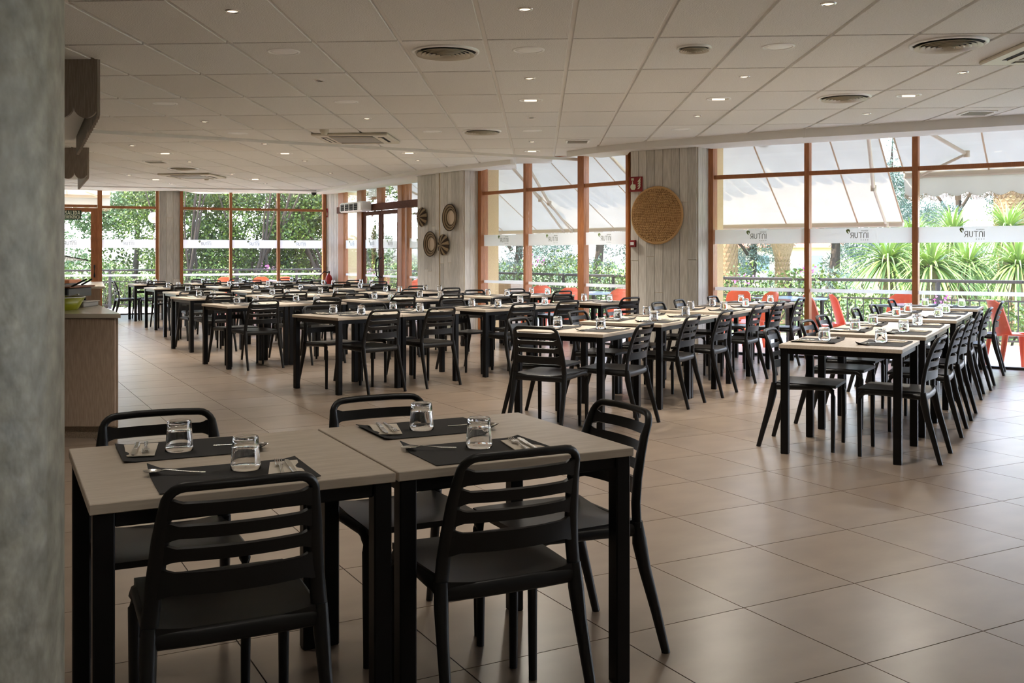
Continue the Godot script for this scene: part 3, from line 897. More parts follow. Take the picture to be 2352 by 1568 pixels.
func cornices() -> void:
	# a dropped valance of plaster runs in front of the windows
	var specs := [["trim_2", [Vector2(-12.9, 19.44), Vector2(-4.46, 22.92), Vector2(-1.69, 17.88), Vector2(-0.02, 15.87)], [Vector2(-0.55, 17.62), Vector2(-0.85, 17.45), Vector2(-1.8, 18.75), Vector2(-1.55, 19.85), Vector2(-4.15, 24.0), Vector2(-4.4, 24.5), Vector2(-12.9, 21.0)], "white plaster cornice along the far and entrance walls"],
		["trim_3", [Vector2(0.83, 14.67), Vector2(1.2, 14.07), Vector2(1.79, 13.48), Vector2(2.38, 13.04), Vector2(3.57, 12.21), Vector2(5.76, 11.0), Vector2(8.9, 8.9), Vector2(11.4, 4.4), Vector2(11.4, -3.9)], [Vector2(11.95, -3.9), Vector2(11.95, 4.4), Vector2(9.15, 9.72), Vector2(2.78, 13.92), Vector2(2.5, 13.66), Vector2(1.68, 14.26), Vector2(1.7, 14.75), Vector2(1.35, 15.2)], "white plaster cornice curving along the right hand windows"]]
	for sp in specs:
		var o := thing(sp[0], sp[3], "cornice", Vector3(), 0.0, "", "structure")
		var pl: Array = sp[1]
		for i in pl.size() - 1:
			var a: Vector2 = pl[i]
			var b: Vector2 = pl[i + 1]
			var d := (b - a).normalized() * 0.02
			var ya := (2.79 + ceil_y(a.x) + 0.03) * 0.5
			part("valance_board", MB.new().bar(p3(a - d, ya), p3(b + d, (2.79 + ceil_y(b.x) + 0.03) * 0.5), 0.05, ceil_y((a.x + b.x) * 0.5) - 2.79 + 0.03, 0.004).done(), M.white_paint, o)
		part("soffit", MB.new().slab(pl + sp[2], 2.832, 2.85).done(), M.white_paint, o)

# ---------------------------------------------------------------- ceiling fittings
func fittings() -> void:
	var up := func(x: float) -> float: return ceil_y(x)
	# louvred round air diffusers
	var i := 0
	for q in [[-0.49, 7.39, 0.25, "large round louvred air diffuser in the ceiling left of the white downlight disc"], [3.15, 7.23, 0.27, "large round louvred air diffuser beside the square air conditioner at the right"], [3.22, 9.70, 0.25, "round louvred air diffuser in the ceiling left of a glassy downlight"], [-0.37, 12.17, 0.24, "round louvred air diffuser just before the diagonal ceiling trim"], [-5.57, 16.97, 0.26, "round louvred air diffuser by the far air conditioner"], [1.33, 7.31, 0.125, "small round louvred ceiling vent beside the bright disc downlight"]]:
		var o := thing("air_diffuser", q[3], "vent", Vector3(q[0], up.call(q[0]), -q[1]), 0.0, "round louvred ceiling vents")
		var r: float = q[2]
		part("rim", MB.new().lathe([Vector2(r * 0.9, 0.0), Vector2(r * 0.93, -0.016), Vector2(r, -0.008), Vector2(r * 1.0, 0.004)], 40).done(), M.white_plastic, o)
		part("back_plate", MB.new().lathe([Vector2(0, -0.0015), Vector2(r * 0.92, -0.0015), Vector2(r * 0.92, 0.003)], 40).done(), M.dark_void, o)
		for k in 6:
			var a := r * (0.86 - 0.14 * k)
			part("louvre", MB.new().lathe([Vector2(a * 0.80, -0.012 - 0.002 * k), Vector2(a, -0.030 - 0.002 * k), Vector2(a * 1.0, -0.026 - 0.002 * k), Vector2(a * 0.8, -0.008 - 0.002 * k)], 40).done(), M.cream_plastic, o)
		i += 1
	# flat disc downlights in lines, counted from the left and from the front
	var lines := ["leftmost line", "second line from the left", "third line from the left", "fourth line from the left", "fifth line from the left", "rightmost line"]
	var xs := [-5.06, -3.38, -1.62, 0.2, 2.0, 3.82]
	var discs := [[4, 1.94, 7.30, 2], [3, 0.12, 7.36, 2], [2, -1.68, 7.36, 0], [5, 3.81, 9.62, 1], [4, 2.01, 9.75, 1], [3, 0.18, 9.75, 1], [2, -1.62, 9.78, 0], [1, -3.40, 9.81, 0], [4, 2.05, 12.13, 0], [3, 0.24, 12.16, 0], [2, -0.97, 12.18, 0], [1, -3.35, 12.22, 0], [3, 0.29, 14.57, 1], [2, -1.51, 14.70, 1], [1, -3.32, 14.64, 1], [0, -5.03, 14.52, 1], [0, -6.9, 19.4, 1], [1, -5.0, 19.5, 1]]
	var cnt := {}
	for q in discs:
		cnt[q[0]] = cnt.get(q[0], -1) + 1
		var o := thing("downlight", "round %s recessed downlight, %s in the %s" % [["plain white", "glass fronted", "flat white"][q[3]], ["nearest", "second", "third", "fourth", "fifth"][cnt[q[0]]], lines[q[0]]], "downlight", Vector3(q[1], up.call(q[1]), -q[2]), 0.0, "round recessed downlights")
		part("rim", MB.new().lathe([Vector2(0.100, -0.001), Vector2(0.103, -0.006), Vector2(0.118, -0.005), Vector2(0.122, 0.002)], 32).done(), M.white_plastic, o)
		if q[3] == 1:
			part("reflector", MB.new().lathe([Vector2(0.1, -0.001), Vector2(0.05, 0.0045), Vector2(0, 0.005)], 32).done(), M.chrome, o)
			part("lamp_tube", MB.new().tube([Vector3(-0.06, -0.004, 0), Vector3(0.06, -0.004, 0)], 0.011, null, 8).done(), M.lamp_glow, o)
			var l := SpotLight3D.new()
			l.name = "lamp_beam"
			l.position = Vector3(0, -0.03, 0)
			l.rotation.x = -PI / 2
			l.spot_angle = 78
			l.spot_angle_attenuation = 0.8
			l.spot_range = 40
			l.spot_attenuation = 2.0
			l.light_color = Color(1.0, 0.96, 0.90)
			l.light_energy = SPOT * 1.1
			l.light_size = 0.1
			l.shadow_enabled = true
			o.add_child(l)
		else:
			part("diffuser", MB.new().lathe([Vector2(0, -0.004), Vector2(0.07, -0.0035), Vector2(0.1, -0.0015), Vector2(0.1, 0.002)], 32).done(), M.white_plastic, o)
	var spots := [[2, -1.71, 6.13, 1], [3, 0.08, 6.13, 1], [4, 1.91, 6.05, 1], [5, 3.78, 8.40, 1], [4, 1.98, 8.53, 1], [3, 0.15, 8.54, 1], [2, -1.65, 8.58, 0], [1, -3.42, 11.13, 1], [2, -1.59, 10.97, 1], [3, 0.21, 11.0, 0], [4, 2.03, 10.95, 1], [5, 3.85, 10.87, 1], [0, -5.11, 13.47, 1], [1, -3.30, 13.37, 1], [3, 0.27, 13.34, 1], [1, -3.27, 15.80, 1], [2, -1.49, 15.86, 1], [0, -5.1, 15.84, 1], [0, -7.0, 18.3, 1], [1, -5.1, 18.25, 1], [2, -3.3, 18.2, 1], [0, -7.0, 20.6, 1], [1, -5.1, 20.7, 1]]
	cnt = {}
	for z in [3.7, 1.3, -1.1]:     # the same lines of lamps go on over and behind the camera
		for k in range(1, 6): spots.append([k, xs[k], z, 2])
	for q in spots:
		cnt[q[0]] = cnt.get(q[0], -1) + 1
		var o := thing("ceiling_spotlight", ("small glowing ceiling spotlight %s the viewer in the %s" % ["just ahead of" if q[2] > 3 else ("above" if q[2] > 0 else "behind"), lines[q[0]]]) if q[3] == 2 else "small %s ceiling spotlight, %s in the %s" % ["glowing" if q[3] else "unlit", ["nearest", "second", "third", "fourth", "fifth", "sixth", "seventh"][cnt[q[0]]], lines[q[0]]], "spotlight", Vector3(q[1], up.call(q[1]), -q[2]), 0.0, "small recessed spotlights")
		part("ring", MB.new().lathe([Vector2(0.034, -0.0005), Vector2(0.036, -0.007), Vector2(0.046, -0.006), Vector2(0.05, 0.002)], 24).done(), M.chrome, o)
		part("lamp", MB.new().lathe([Vector2(0, -0.008), Vector2(0.02, -0.006), Vector2(0.034, -0.001)], 24).done(), M.lamp_glow if q[3] else M.dark_void, o)
		if q[3]:
			var l := SpotLight3D.new()
			l.name = "spot_beam"
			l.position = Vector3(0, -0.02, 0)
			l.rotation.x = -PI / 2
			l.spot_angle = 50
			l.spot_angle_attenuation = 0.6
			l.spot_range = 40
			l.spot_attenuation = 2.0
			l.light_color = Color(1.0, 0.965, 0.92)
			l.light_energy = SPOT if q[3] == 1 else SPOT * 0.22
			l.light_size = 0.08
			l.shadow_enabled = true
			o.add_child(l)
	# air conditioning cassettes
	for q in [[-1.97, 12.72, 0.95, 0.95, -0.05, "square ceiling air conditioner above the middle tables, beside the smoke detector"], [-5.9, 18.5, 0.95, 0.95, -0.05, "square ceiling air conditioner nearest the far windows"], [4.18, 7.42, 1.0, 1.0, -0.03, "square ceiling air conditioner at the right edge beside the large diffuser"]]:
		var o := thing("air_conditioner", q[5], "air conditioner", Vector3(q[0], up.call(q[0]), -q[1]), q[4], "ceiling air conditioners")
		var h: float = q[2] * 0.5
		part("panel", MB.new().box(Vector3(0, -0.017, 0), Vector3(q[2], 0.035, q[3]), 0.012).done(), M.cream_plastic, o)
		part("intake_grille", MB.new().box(Vector3(0, -0.037, 0), Vector3(h * 1.15, 0.008, h * 1.15), 0.003).done(), M.grey_grille, o)
		for k in 4:
			var xf := Transform3D(Basis(Vector3.UP, k * PI / 2), Vector3())
			part("outlet", MB.new().box(Vector3(0, -0.0345, h * 0.75), Vector3(h * 1.15, 0.003, 0.075)).done(), M.dark_void, o, "", xf)
			part("flap", MB.new().box(Vector3(0, -0.040, h * 0.72), Vector3(h * 1.12, 0.006, 0.035), 0.002).done(), M.cream_plastic, o, "", xf)
	for q in [[0.87, 13.32, "linear ceiling vent before the kink of the right cornice"], [5.03, 10.83, "linear ceiling vent at the right beside the cornice"], [-5.61, 15.77, "linear ceiling vent above the left tables"]]:
		var o := thing("linear_vent", q[2], "vent", Vector3(q[0], up.call(q[0]), -q[1]), -0.03, "linear ceiling vents")
		part("frame", MB.new().box(Vector3(0, -0.006, 0), Vector3(0.32, 0.014, 0.3), 0.004).done(), M.white_plastic, o)
		for k in 5: part("slat", MB.new().box(Vector3(0, -0.016, -0.1 + 0.05 * k), Vector3(0.26, 0.008, 0.02), 0.002).done(), M.grey_grille, o)
	for q in [[-2.24, 11.94, "white smoke detector beside the middle air conditioner"], [-5.78, 18.95, "small ceiling detector below the far air conditioner"]]:
		var o := thing("smoke_detector", q[2], "detector", Vector3(q[0], up.call(q[0]), -q[1]), 0.0, "ceiling detectors")
		part("base", MB.new().lathe([Vector2(0, -0.03), Vector2(0.05, -0.03), Vector2(0.058, 0.001)], 20).done(), M.cream_plastic, o)
		part("head", MB.new().lathe([Vector2(0, -0.062), Vector2(0.034, -0.06), Vector2(0.046, -0.03)], 20).done(), M.cream_plastic, o)
	var cm := thing("security_camera", "small dome camera in the far ceiling corner", "camera", Vector3(-4.5, 2.79, -22.75))
	part("mount", MB.new().lathe([Vector2(0, -0.02), Vector2(0.07, -0.02), Vector2(0.075, 0.0)], 20).done(), M.white_plastic, cm)
	part("dome", MB.new().lathe([Vector2(0, -0.085), Vector2(0.035, -0.075), Vector2(0.055, -0.05), Vector2(0.06, -0.02)], 20).done(), M.dark_void, cm)

# ---------------------------------------------------------------- things on the walls
func on_face(a: Vector2, b: Vector2, t: float, off: float) -> Vector2:
	var d := (b - a).normalized()
	return a + d * t + Vector2(d.y, -d.x) * off

func decor() -> void:
	# the column beside the camera
	var col := one("wall_column", MB.new().lathe([Vector2(0.30, 0), Vector2(0.30, 1.0), Vector2(0.30, 2.0), Vector2(0.30, 2.9)], 64).done(), M.plaster, "round grey mottled plaster column at the left edge", "column", Vector3(-1.0415, 0, -1.596), 0.0, "", "structure")
	# woven disc
	var A := Vector2(1.70, 14.28)
	var B := Vector2(2.53, 13.69)
	var ang := atan2(B.y - A.y, B.x - A.x)
	var o := thing("woven_disc", "large round woven straw disc hung on the board clad pillar", "wall decoration", p3(on_face(A, B, 0.43, 0.02), 1.914), ang)
	var face := MB.new()
	face.lathe([Vector2(0.395, 0), Vector2(0.40, 0.02), Vector2(0.385, 0.035), Vector2(0, 0.038)], 48, Transform3D(Basis(Vector3.RIGHT, PI / 2), Vector3()))
	part("disc", face.done(), M.rope_dark, o)
	var wv := MB.new()
	for r in 33:
		var y := -0.368 + 0.023 * r
		var hw := sqrt(maxf(0.0, 0.376 * 0.376 - y * y))
		var nx := int(hw * 2 / 0.03)
		for k in nx:
			var x := -hw + (k + 0.5) * 2 * hw / nx
			var rr := rng.randf_range(0.8, 1.15)
			wv.lathe([Vector2(0.0125 * rr, 0), Vector2(0.0095 * rr, 0.008), Vector2(0, 0.012)], 6, Transform3D(Basis(Vector3(1.5, 0.12, 0), Vector3(0, 0, 1), Vector3(0, -0.95, 0)), Vector3(x + rng.randf_range(-0.004, 0.004), y + 0.003 * sin(x * 30), 0.034)))
	part("weave", wv.done(), M.rope, o, "stuff")
	var ring := []
	for k in 49: ring.append(Vector3(0.39 * cos(TAU * k / 48), 0.39 * sin(TAU * k / 48), 0.026))
	part("rim", MB.new().tube(ring, 0.018, null, 8, false, Vector3(0, 0, 1)).done(), M.rope, o)
	# four small baskets
	var C := Vector2(-1.756, 18.79)
	var D := Vector2(-0.837, 17.5)
	ang = atan2(D.y - C.y, D.x - C.x)
	for q in [[0.224, 2.06, 0.175, 1, "upper fluted", "upper left fluted bowl basket with dark wedges on the grey pillar"], [1.227, 2.02, 0.235, 0, "upper", "upper right oval basket with dark and light rings on the grey pillar"], [0.553, 1.556, 0.225, 0, "lower", "lower left oval basket with dark and light rings on the grey pillar"], [0.985, 1.54, 0.185, 1, "lower fluted", "lower right fluted bowl basket with dark wedges on the grey pillar"]]:
		var r: float = q[2]
		var bk := thing("woven_basket", q[5], "basket", p3(on_face(C, D, q[0], 0.022), q[1]), ang, "small baskets on the grey pillar")
		if q[3] == 0:
			part("tray", MB.new().lathe([Vector2(r, 0.05), Vector2(r * 0.8, 0.01), Vector2(0, 0.005)], 32, Transform3D(Basis(Vector3.RIGHT, PI / 2), Vector3())).done(), M.basket_pale, bk)
			for k in 9:
				var rr := r * (1.0 - 0.065 * k)
				var ringp := []
				for j in 33: ringp.append(Vector3(rr * cos(TAU * j / 32), rr * sin(TAU * j / 32), 0.055 * pow(rr / r, 1.5) + 0.004))
				part("coil", MB.new().tube(ringp, r * 0.036, null, 7, false, Vector3(0, 0, 1)).done(), [M.basket_dark, M.basket_light, M.basket_light, M.basket_dark, M.basket_light, M.basket_light, M.basket_dark, M.basket_light, M.basket_pale][k], bk)
		else:
			for k in 16:
				var a0 := TAU * k / 16
				var a1 := TAU * (k + 1) / 16
				var f := func(u: float, v: float) -> Vector3:
					var a := lerpf(a0, a1, u)
					var rr := r * lerpf(0.06, 1.0, v)
					return Vector3(rr * cos(a), rr * sin(a), 0.02 + 0.07 * (1.0 - v * v) + 0.016 * v * sin(PI * u))
				part("wedge", MB.new().sheet(f, 4, 6, 0.008).done(), M.basket_dark if k % 2 else M.basket_light, bk)
	# fire signs and alarm
	var fs := thing("fire_alarm_sign", "red fire alarm sign with a pale hand and flames on the board pillar", "sign", p3(on_face(A, B, 0.10, 0.045), 2.36), atan2(B.y - A.y, B.x - A.x))
	part("plate", MB.new().box(Vector3(), Vector3(0.21, 0.21, 0.006), 0.001).done(), M.sign_red, fs)
	var pic := MB.new()
	pic.extrude(PackedVector2Array([Vector2(-0.085, -0.02), Vector2(-0.07, 0.0), Vector2(-0.06, 0.0), Vector2(-0.06, 0.045), Vector2(-0.045, 0.045), Vector2(-0.043, 0.0), Vector2(-0.005, -0.005), Vector2(-0.002, -0.05), Vector2(-0.02, -0.08), Vector2(-0.065, -0.08), Vector2(-0.085, -0.05)]), 0.003, 0.005)
	pic.box(Vector3(-0.052, 0.07, 0.004), Vector3(0.04, 0.035, 0.002))
	for k in 4: pic.extrude(PackedVector2Array([Vector2(0.025, -0.07 + 0.034 * k), Vector2(0.055, -0.065 + 0.034 * k), Vector2(0.075, -0.03 + 0.034 * k), Vector2(0.07, -0.005 + 0.034 * k), Vector2(0.06, -0.03 + 0.034 * k), Vector2(0.04, -0.05 + 0.034 * k)]), 0.003, 0.005)
	part("pictogram", pic.done(), M.sign_glow, fs)
	var cp := thing("call_point", "small red fire call point on the left edge of the board pillar", "alarm", p3(on_face(A, B, 0.05, 0.04), 1.52), atan2(B.y - A.y, B.x - A.x))
	part("housing", MB.new().box(Vector3(), Vector3(0.09, 0.10, 0.05), 0.006).done(), M.sign_red, cp)
	part("glass_plate", MB.new().box(Vector3(0, 0, 0.026), Vector3(0.055, 0.045, 0.004)).done(), M.white_plastic, cp)
	var E := Vector2(-4.55, 24.53)
	var F := Vector2(-4.13, 24.08)
	var es := thing("extinguisher_sign", "small red extinguisher sign on the far corner pillar", "sign", p3(on_face(E, F, 0.06, 0.03), 2.38), atan2(F.y - E.y, F.x - E.x))
	part("plate", MB.new().box(Vector3(), Vector3(0.12, 0.21, 0.006), 0.001).done(), M.sign_red, es)
	var ep := MB.new()
	ep.box(Vector3(-0.015, -0.02, 0.004), Vector3(0.035, 0.10, 0.002))
	ep.box(Vector3(-0.015, 0.045, 0.004), Vector3(0.05, 0.015, 0.002))
	ep.box(Vector3(0.03, -0.03, 0.004), Vector3(0.012, 0.08, 0.002))
	part("pictogram", ep.done(), M.sign_glow, es)
	var x := thing("fire_extinguisher", "red fire extinguisher with a black hose at the far corner pillar", "fire extinguisher", p3(on_face(E, F, 0.32, 0.13), 0.45), 0.4)
	part("cylinder", MB.new().lathe([Vector2(0, 0), Vector2(0.075, 0), Vector2(0.08, 0.02), Vector2(0.08, 0.34), Vector2(0.06, 0.40), Vector2(0.025, 0.43), Vector2(0.025, 0.46), Vector2(0, 0.46)], 24).done(), M.red_paint, x)
	part("handle", MB.new().box(Vector3(0, 0.50, 0), Vector3(0.03, 0.02, 0.13), 0.004).box(Vector3(0, 0.475, 0.02), Vector3(0.03, 0.03, 0.05), 0.004).done(), M.black_rubber, x)
	part("hose", MB.new().tube([Vector3(-0.02, 0.48, 0), Vector3(-0.12, 0.50, 0), Vector3(-0.2, 0.42, 0), Vector3(-0.22, 0.25, 0), Vector3(-0.15, 0.1, 0.01), Vector3(-0.1, 0.08, 0.02)], 0.012, null, 8).done(), M.black_rubber, x)

func buffet() -> void:
	var C := Vector2(-2.90, 7.42)
	var s := Vector2(-0.473, 0.881)
	var o := thing("buffet_counter", "wood panelled buffet counter with a pale stone top at the left", "counter")
	part("body", MB.new().slab([C + Vector2(-0.03, 0.03), C + s * 3.2 + Vector2(-0.03, 0), Vector2(-6.2, 10.24), Vector2(-6.2, 7.45)], 0.085, 0.895).done(), M.counter_wood, o)
	part("plinth", MB.new().slab([C + Vector2(-0.035, 0.035), C + s * 3.2 + Vector2(-0.035, 0), Vector2(-6.2, 10.23), Vector2(-6.2, 7.455)], 0.0, 0.085).done(), M.plinth_stone, o)
	part("stone_top", MB.new().slab([C, C + s * 3.24, Vector2(-6.25, 10.27), Vector2(-6.25, 7.42)], 0.895, 0.927).done(), M.stone_top, o)
	for k in 4: part("front_panel", MB.new().box(Vector3(), Vector3(0.795, 0.80, 0.02), 0.002).done(), M.counter_wood, o, "", Transform3D(Basis(), Vector3(-3.345 - 0.8 * k, 0.49, -7.442)))
	var b := thing("bowl", "olive green bowl on the near buffet counter", "bowl", Vector3(-3.62, 0.927, -7.95))
	part("bowl_wall", MB.new().lathe([Vector2(0, 0.0), Vector2(0.155, 0.0), Vector2(0.165, 0.01), Vector2(0.215, 0.10), Vector2(0.209, 0.10), Vector2(0.155, 0.014), Vector2(0, 0.012)], 32).done(), M.green_bowl, b)
	part("bowl_rim", MB.new().lathe([Vector2(0.207, 0.098), Vector2(0.217, 0.098), Vector2(0.217, 0.104), Vector2(0.207, 0.104), Vector2(0.207, 0.098)], 32).done(), M.white_plastic, b)
	var u := thing("serving_tongs", "pale serving spoon resting in the green bowl", "utensil", Vector3(-3.52, 1.015, -7.95))
	part("handle", MB.new().tube([Vector3(-0.1, -0.03, 0), Vector3(0.02, 0.02, 0.0), Vector3(0.08, 0.035, 0)], [0.006, 0.008, 0.012], 0.005, 8).done(), M.napkin, u)
	var pn := thing("griddle_pan", "black rectangular warming pan with sloped handles behind the green bowl", "pan", Vector3(-4.42, 0.927, -9.15), 0.0)
	part("pan_body", MB.new().box(Vector3(0, 0.095, 0), Vector3(0.95, 0.09, 0.5), 0.01).done(), M.black_enamel, pn)
	part("rim", MB.new().box(Vector3(0, 0.146, 0), Vector3(1.0, 0.014, 0.54), 0.004).done(), M.brown_wood, pn)
	for k in 2: part("leg", MB.new().bar(Vector3(0.44, 0, -0.2 + 0.4 * k), Vector3(0.40, 0.10, -0.2 + 0.4 * k), 0.02, 0.02, 0.003).done(), M.black_enamel, pn)
	part("handle", MB.new().bar(Vector3(0.48, 0.15, 0.2), Vector3(0.62, 0.22, 0.2), 0.02, 0.014, 0.003).bar(Vector3(0.40, 0.155, -0.2), Vector3(0.50, 0.21, -0.2), 0.02, 0.014, 0.003).done(), M.black_enamel, pn)
	var ty := thing("serving_tray", "small dark tray beside the green bowl on the buffet", "tray", Vector3(-3.66, 0.927, -8.45), 0.0)
	part("tray_base", MB.new().box(Vector3(0, 0.02, 0), Vector3(0.22, 0.04, 0.3), 0.006).done(), M.grey_grille, ty)
	part("tray_rim", MB.new().box(Vector3(0, 0.043, 0), Vector3(0.24, 0.008, 0.32), 0.003).done(), M.steel, ty)
	# the further island
	var k2 := thing("buffet_island", "second buffet counter with a pale top in front of the garden door", "counter")
	part("body", MB.new().slab([Vector2(-5.63, 13.7), Vector2(-6.6, 16.0), Vector2(-9.5, 16.0), Vector2(-9.5, 13.7)], 0.0, 0.90).done(), M.counter_wood, k2)
	part("stone_top", MB.new().slab([Vector2(-5.55, 13.65), Vector2(-6.56, 16.05), Vector2(-9.5, 16.05), Vector2(-9.5, 13.65)], 0.90, 0.93).done(), M.stone_top, k2)
	var bd := thing("serving_board", "brown wooden serving board on the second buffet counter", "board", Vector3(-6.62, 0.93, -14.4), 0.0)
	part("board", MB.new().box(Vector3(0, 0.05, 0), Vector3(0.7, 0.05, 0.4), 0.01).done(), M.brown_wood, bd)
	for k in 2: part("foot", MB.new().box(Vector3(-0.3 + 0.55 * k, 0.0125, 0), Vector3(0.05, 0.025, 0.36), 0.003).done(), M.black_enamel, bd)
	var sg := thing("sneeze_guard", "black edged sloping glass guard over the second buffet counter", "glass guard", Vector3(-6.3, 0.93, -14.2), -0.35)
	part("post", MB.new().tube([Vector3(-0.55, 0, 0), Vector3(-0.55, 0.42, 0)], 0.016, null, 8).done(), M.black_enamel, sg)
	part("post", MB.new().tube([Vector3(-1.8, 0, 0), Vector3(-1.8, 0.42, 0)], 0.016, null, 8).done(), M.black_enamel, sg)
	part("glass", MB.new().box(Vector3(-1.1, 0.36, 0.0), Vector3(2.3, 0.008, 0.55), 0.0, Transform3D(Basis(Vector3(0, 0, 1), -0.14), Vector3(0, 0.0, 0))).done(), M.window_glass, sg)
	part("edge_trim", MB.new().box(Vector3(-1.1, 0.36, 0.28), Vector3(2.3, 0.02, 0.02), 0.003, Transform3D(Basis(Vector3(0, 0, 1), -0.14), Vector3())).box(Vector3(-1.1, 0.36, -0.28), Vector3(2.3, 0.02, 0.02), 0.003, Transform3D(Basis(Vector3(0, 0, 1), -0.14), Vector3())).done(), M.black_enamel, sg)
	# scalloped wooden canopies hung over the counters
	for q in [[Vector2(-3.14, 7.6), 3.2, "nearer dark wood scalloped canopy hanging over the buffet counter"], [Vector2(-5.80, 13.7), 2.6, "farther dark wood scalloped canopy hanging over the second buffet counter"]]:
		var c := thing("buffet_canopy", q[2], "canopy", Vector3(), 0.0, "scalloped canopies over the buffet")
		var a: Vector2 = q[0]
		var dirs := [[Vector2(-1, 0.0), 2.4], [Vector2(-0.44, 0.90).normalized(), q[1]]]
		for k in 2:
			var d: Vector2 = dirs[k][0]
			var len: float = dirs[k][1]
			var pl := PackedVector2Array()
			pl.append(Vector2(0, 2.86)); pl.append(Vector2(0, 2.42))
			var nsc := int(len / 0.178)
			for j in nsc:
				for m in 9:
					var t := (m + 0.5) / 9.0
					pl.append(Vector2((j + t) * len / nsc, 2.485 - 0.085 * pow(sin(PI * t), 0.55)))
				pl.append(Vector2((j + 1.0) * len / nsc, 2.512))
			pl.append(Vector2(len, 2.86))
			part("front_panel" if k == 0 else "side_panel", MB.new().extrude(pl, -0.0125, 0.0125, Transform3D(Basis(Vector3.UP, atan2(d.y, d.x)), p3(a))).done(), M.canopy_wood, c)
		part("soffit", MB.new().slab([a + Vector2(-0.05, 0.03), a + dirs[1][0] * (q[1] - 0.02) + Vector2(-0.03, 0), a + dirs[1][0] * (q[1] - 0.02) + Vector2(-2.3, 0), a + Vector2(-2.4, 0.03)], 2.56, 2.575).done(), M.white_paint, c)

# ---------------------------------------------------------------- outside
func awning(label: String, a: Vector2, d: Vector2, t0: float, t1: float, far: float, ybar: float, seams: Array, arms: Array, valance: bool) -> void:
	var o := Vector2(-d.y, d.x)
	var t := thing("awning", label, "awning", Vector3(), 0.0, "cream awnings outside the windows")
	var pt := func(x: float, f: float, dy := 0.0) -> Vector3: return p3(a + d * x + o * (0.12 + (far - 0.12) * f), lerpf(3.22, ybar, f) + dy)
	var cuts := [t0] + seams + [t1]
	for i in cuts.size() - 1:
		var x0: float = cuts[i]
		var x1: float = cuts[i + 1]
		var f := func(u: float, v: float) -> Vector3: return pt.call(lerpf(x0, x1, u), v, -0.03 * sin(PI * v))
		part("fabric_panel", MB.new().sheet(f, 2, 8, 0.004).done(), M.awning, t)
	for x in [t0 + 0.012] + seams + [t1 - 0.012]:
		var f := func(u: float, v: float) -> Vector3: return pt.call(x - 0.011 + 0.022 * u, v, -0.03 * sin(PI * v) - 0.006)
		part("seam", MB.new().sheet(f, 1, 8, 0.002).done(), M.awning_seam, t)
	part("front_bar", MB.new().bar(pt.call(t0, 1.0, -0.03), pt.call(t1, 1.0, -0.03), 0.06, 0.075, 0.015).done(), M.awning_metal, t)
	part("roller", MB.new().tube([pt.call(t0, 0.0, 0.03), pt.call(t1, 0.0, 0.03)], 0.05, null, 10).done(), M.awning_metal, t)
	for q in arms:
		var e0: Vector3 = pt.call(q[0], 0.05, -0.18)
		var e1: Vector3 = pt.call(q[1], q[3], -0.10)
		var e2: Vector3 = pt.call(q[2], 0.98, -0.06)
		var ar := MB.new().tube([e0, e1], 0.026, null, 8).tube([e1, e2], 0.020, null, 8)
		ar.lathe([Vector2(0, -0.045), Vector2(0.04, -0.04), Vector2(0.04, 0.04), Vector2(0, 0.045)], 12, Transform3D(Basis(), e1))
		ar.lathe([Vector2(0, -0.04), Vector2(0.035, -0.035), Vector2(0.035, 0.035), Vector2(0, 0.04)], 12, Transform3D(Basis(), e2))
		part("folding_arm", ar.done(), M.awning_metal, t)
	if valance:
		var len := t1 - t0
		var pl := PackedVector2Array([Vector2(0, 0.0)])
		var fr := MB.new()
		var n := int(len / 0.26)
		for j in n:
			for m in 9:
				var u := (m + 0.5) / 9.0
				var y := -0.215 - 0.055 * sin(PI * u)
				pl.append(Vector2((j + u) * len / n, y))
				for w in 2: fr.box(Vector3((j + u + w * 0.055) * len / n, y - 0.028, 0), Vector3(0.008, 0.06, 0.008))
		pl.append(Vector2(len, 0))
		var xf := Transform3D(Basis(Vector3.UP, atan2(d.y, d.x)), pt.call(t0, 1.0, -0.06))
		part("valance", MB.new().extrude(pl, -0.003, 0.003, xf).done(), M.awning, t)
		part("fringe", fr.done(), M.fringe, t, "stuff", xf)

func leaf_mesh(wd := 0.28, bend := 0.08) -> ArrayMesh:
	var key := "leaf%f" % wd
	if not cache.has(key):
		var b := MB.new()
		b.flat()
		var l := Vector3(-wd, 0.5, bend)
		var r := Vector3(wd, 0.5, bend)
		var c := Vector3(0, 0.48, 0)
		var tip := Vector3(0, 1, bend * 0.4)
		b.tri(Vector3(), c, l); b.tri(Vector3(), r, c); b.tri(c, tip, l); b.tri(r, tip, c)
		cache[key] = b.done()
	return cache[key]

func cloud(parent: Node, nm: String, mesh: Mesh, m: Material, n: int, blobs: Array, sz: Vector2, lo: Color, hi: Color, shell := 0.55) -> void:
	var mm := MultiMesh.new()
	mm.transform_format = MultiMesh.TRANSFORM_3D
	mm.use_colors = true
	mm.mesh = mesh
	mm.instance_count = n
	for i in n:
		var bl: Array = blobs[rng.randi() % blobs.size()]
		var dir := Vector3(rng.randfn(), rng.randfn(), rng.randfn()).normalized()
		var pos: Vector3 = bl[0] + dir * bl[1] * lerpf(shell, 1.0, pow(rng.randf(), 0.6))
		var b := Basis(Vector3.UP, rng.randf() * TAU) * Basis(Vector3.RIGHT, rng.randf_range(0.4, 2.4)) * Basis(Vector3.UP, rng.randf() * TAU)
		var s := rng.randf_range(sz.x, sz.y)
		mm.set_instance_transform(i, Transform3D(b.scaled(Vector3(s, s, s)), pos))
		mm.set_instance_color(i, lo.lerp(hi, pow(rng.randf(), 1.3)))
	var o := MultiMeshInstance3D.new()
	o.name = nm
	o.multimesh = mm
	o.material_override = m
	o.set_meta("kind", "stuff")
	parent.add_child(o, true)

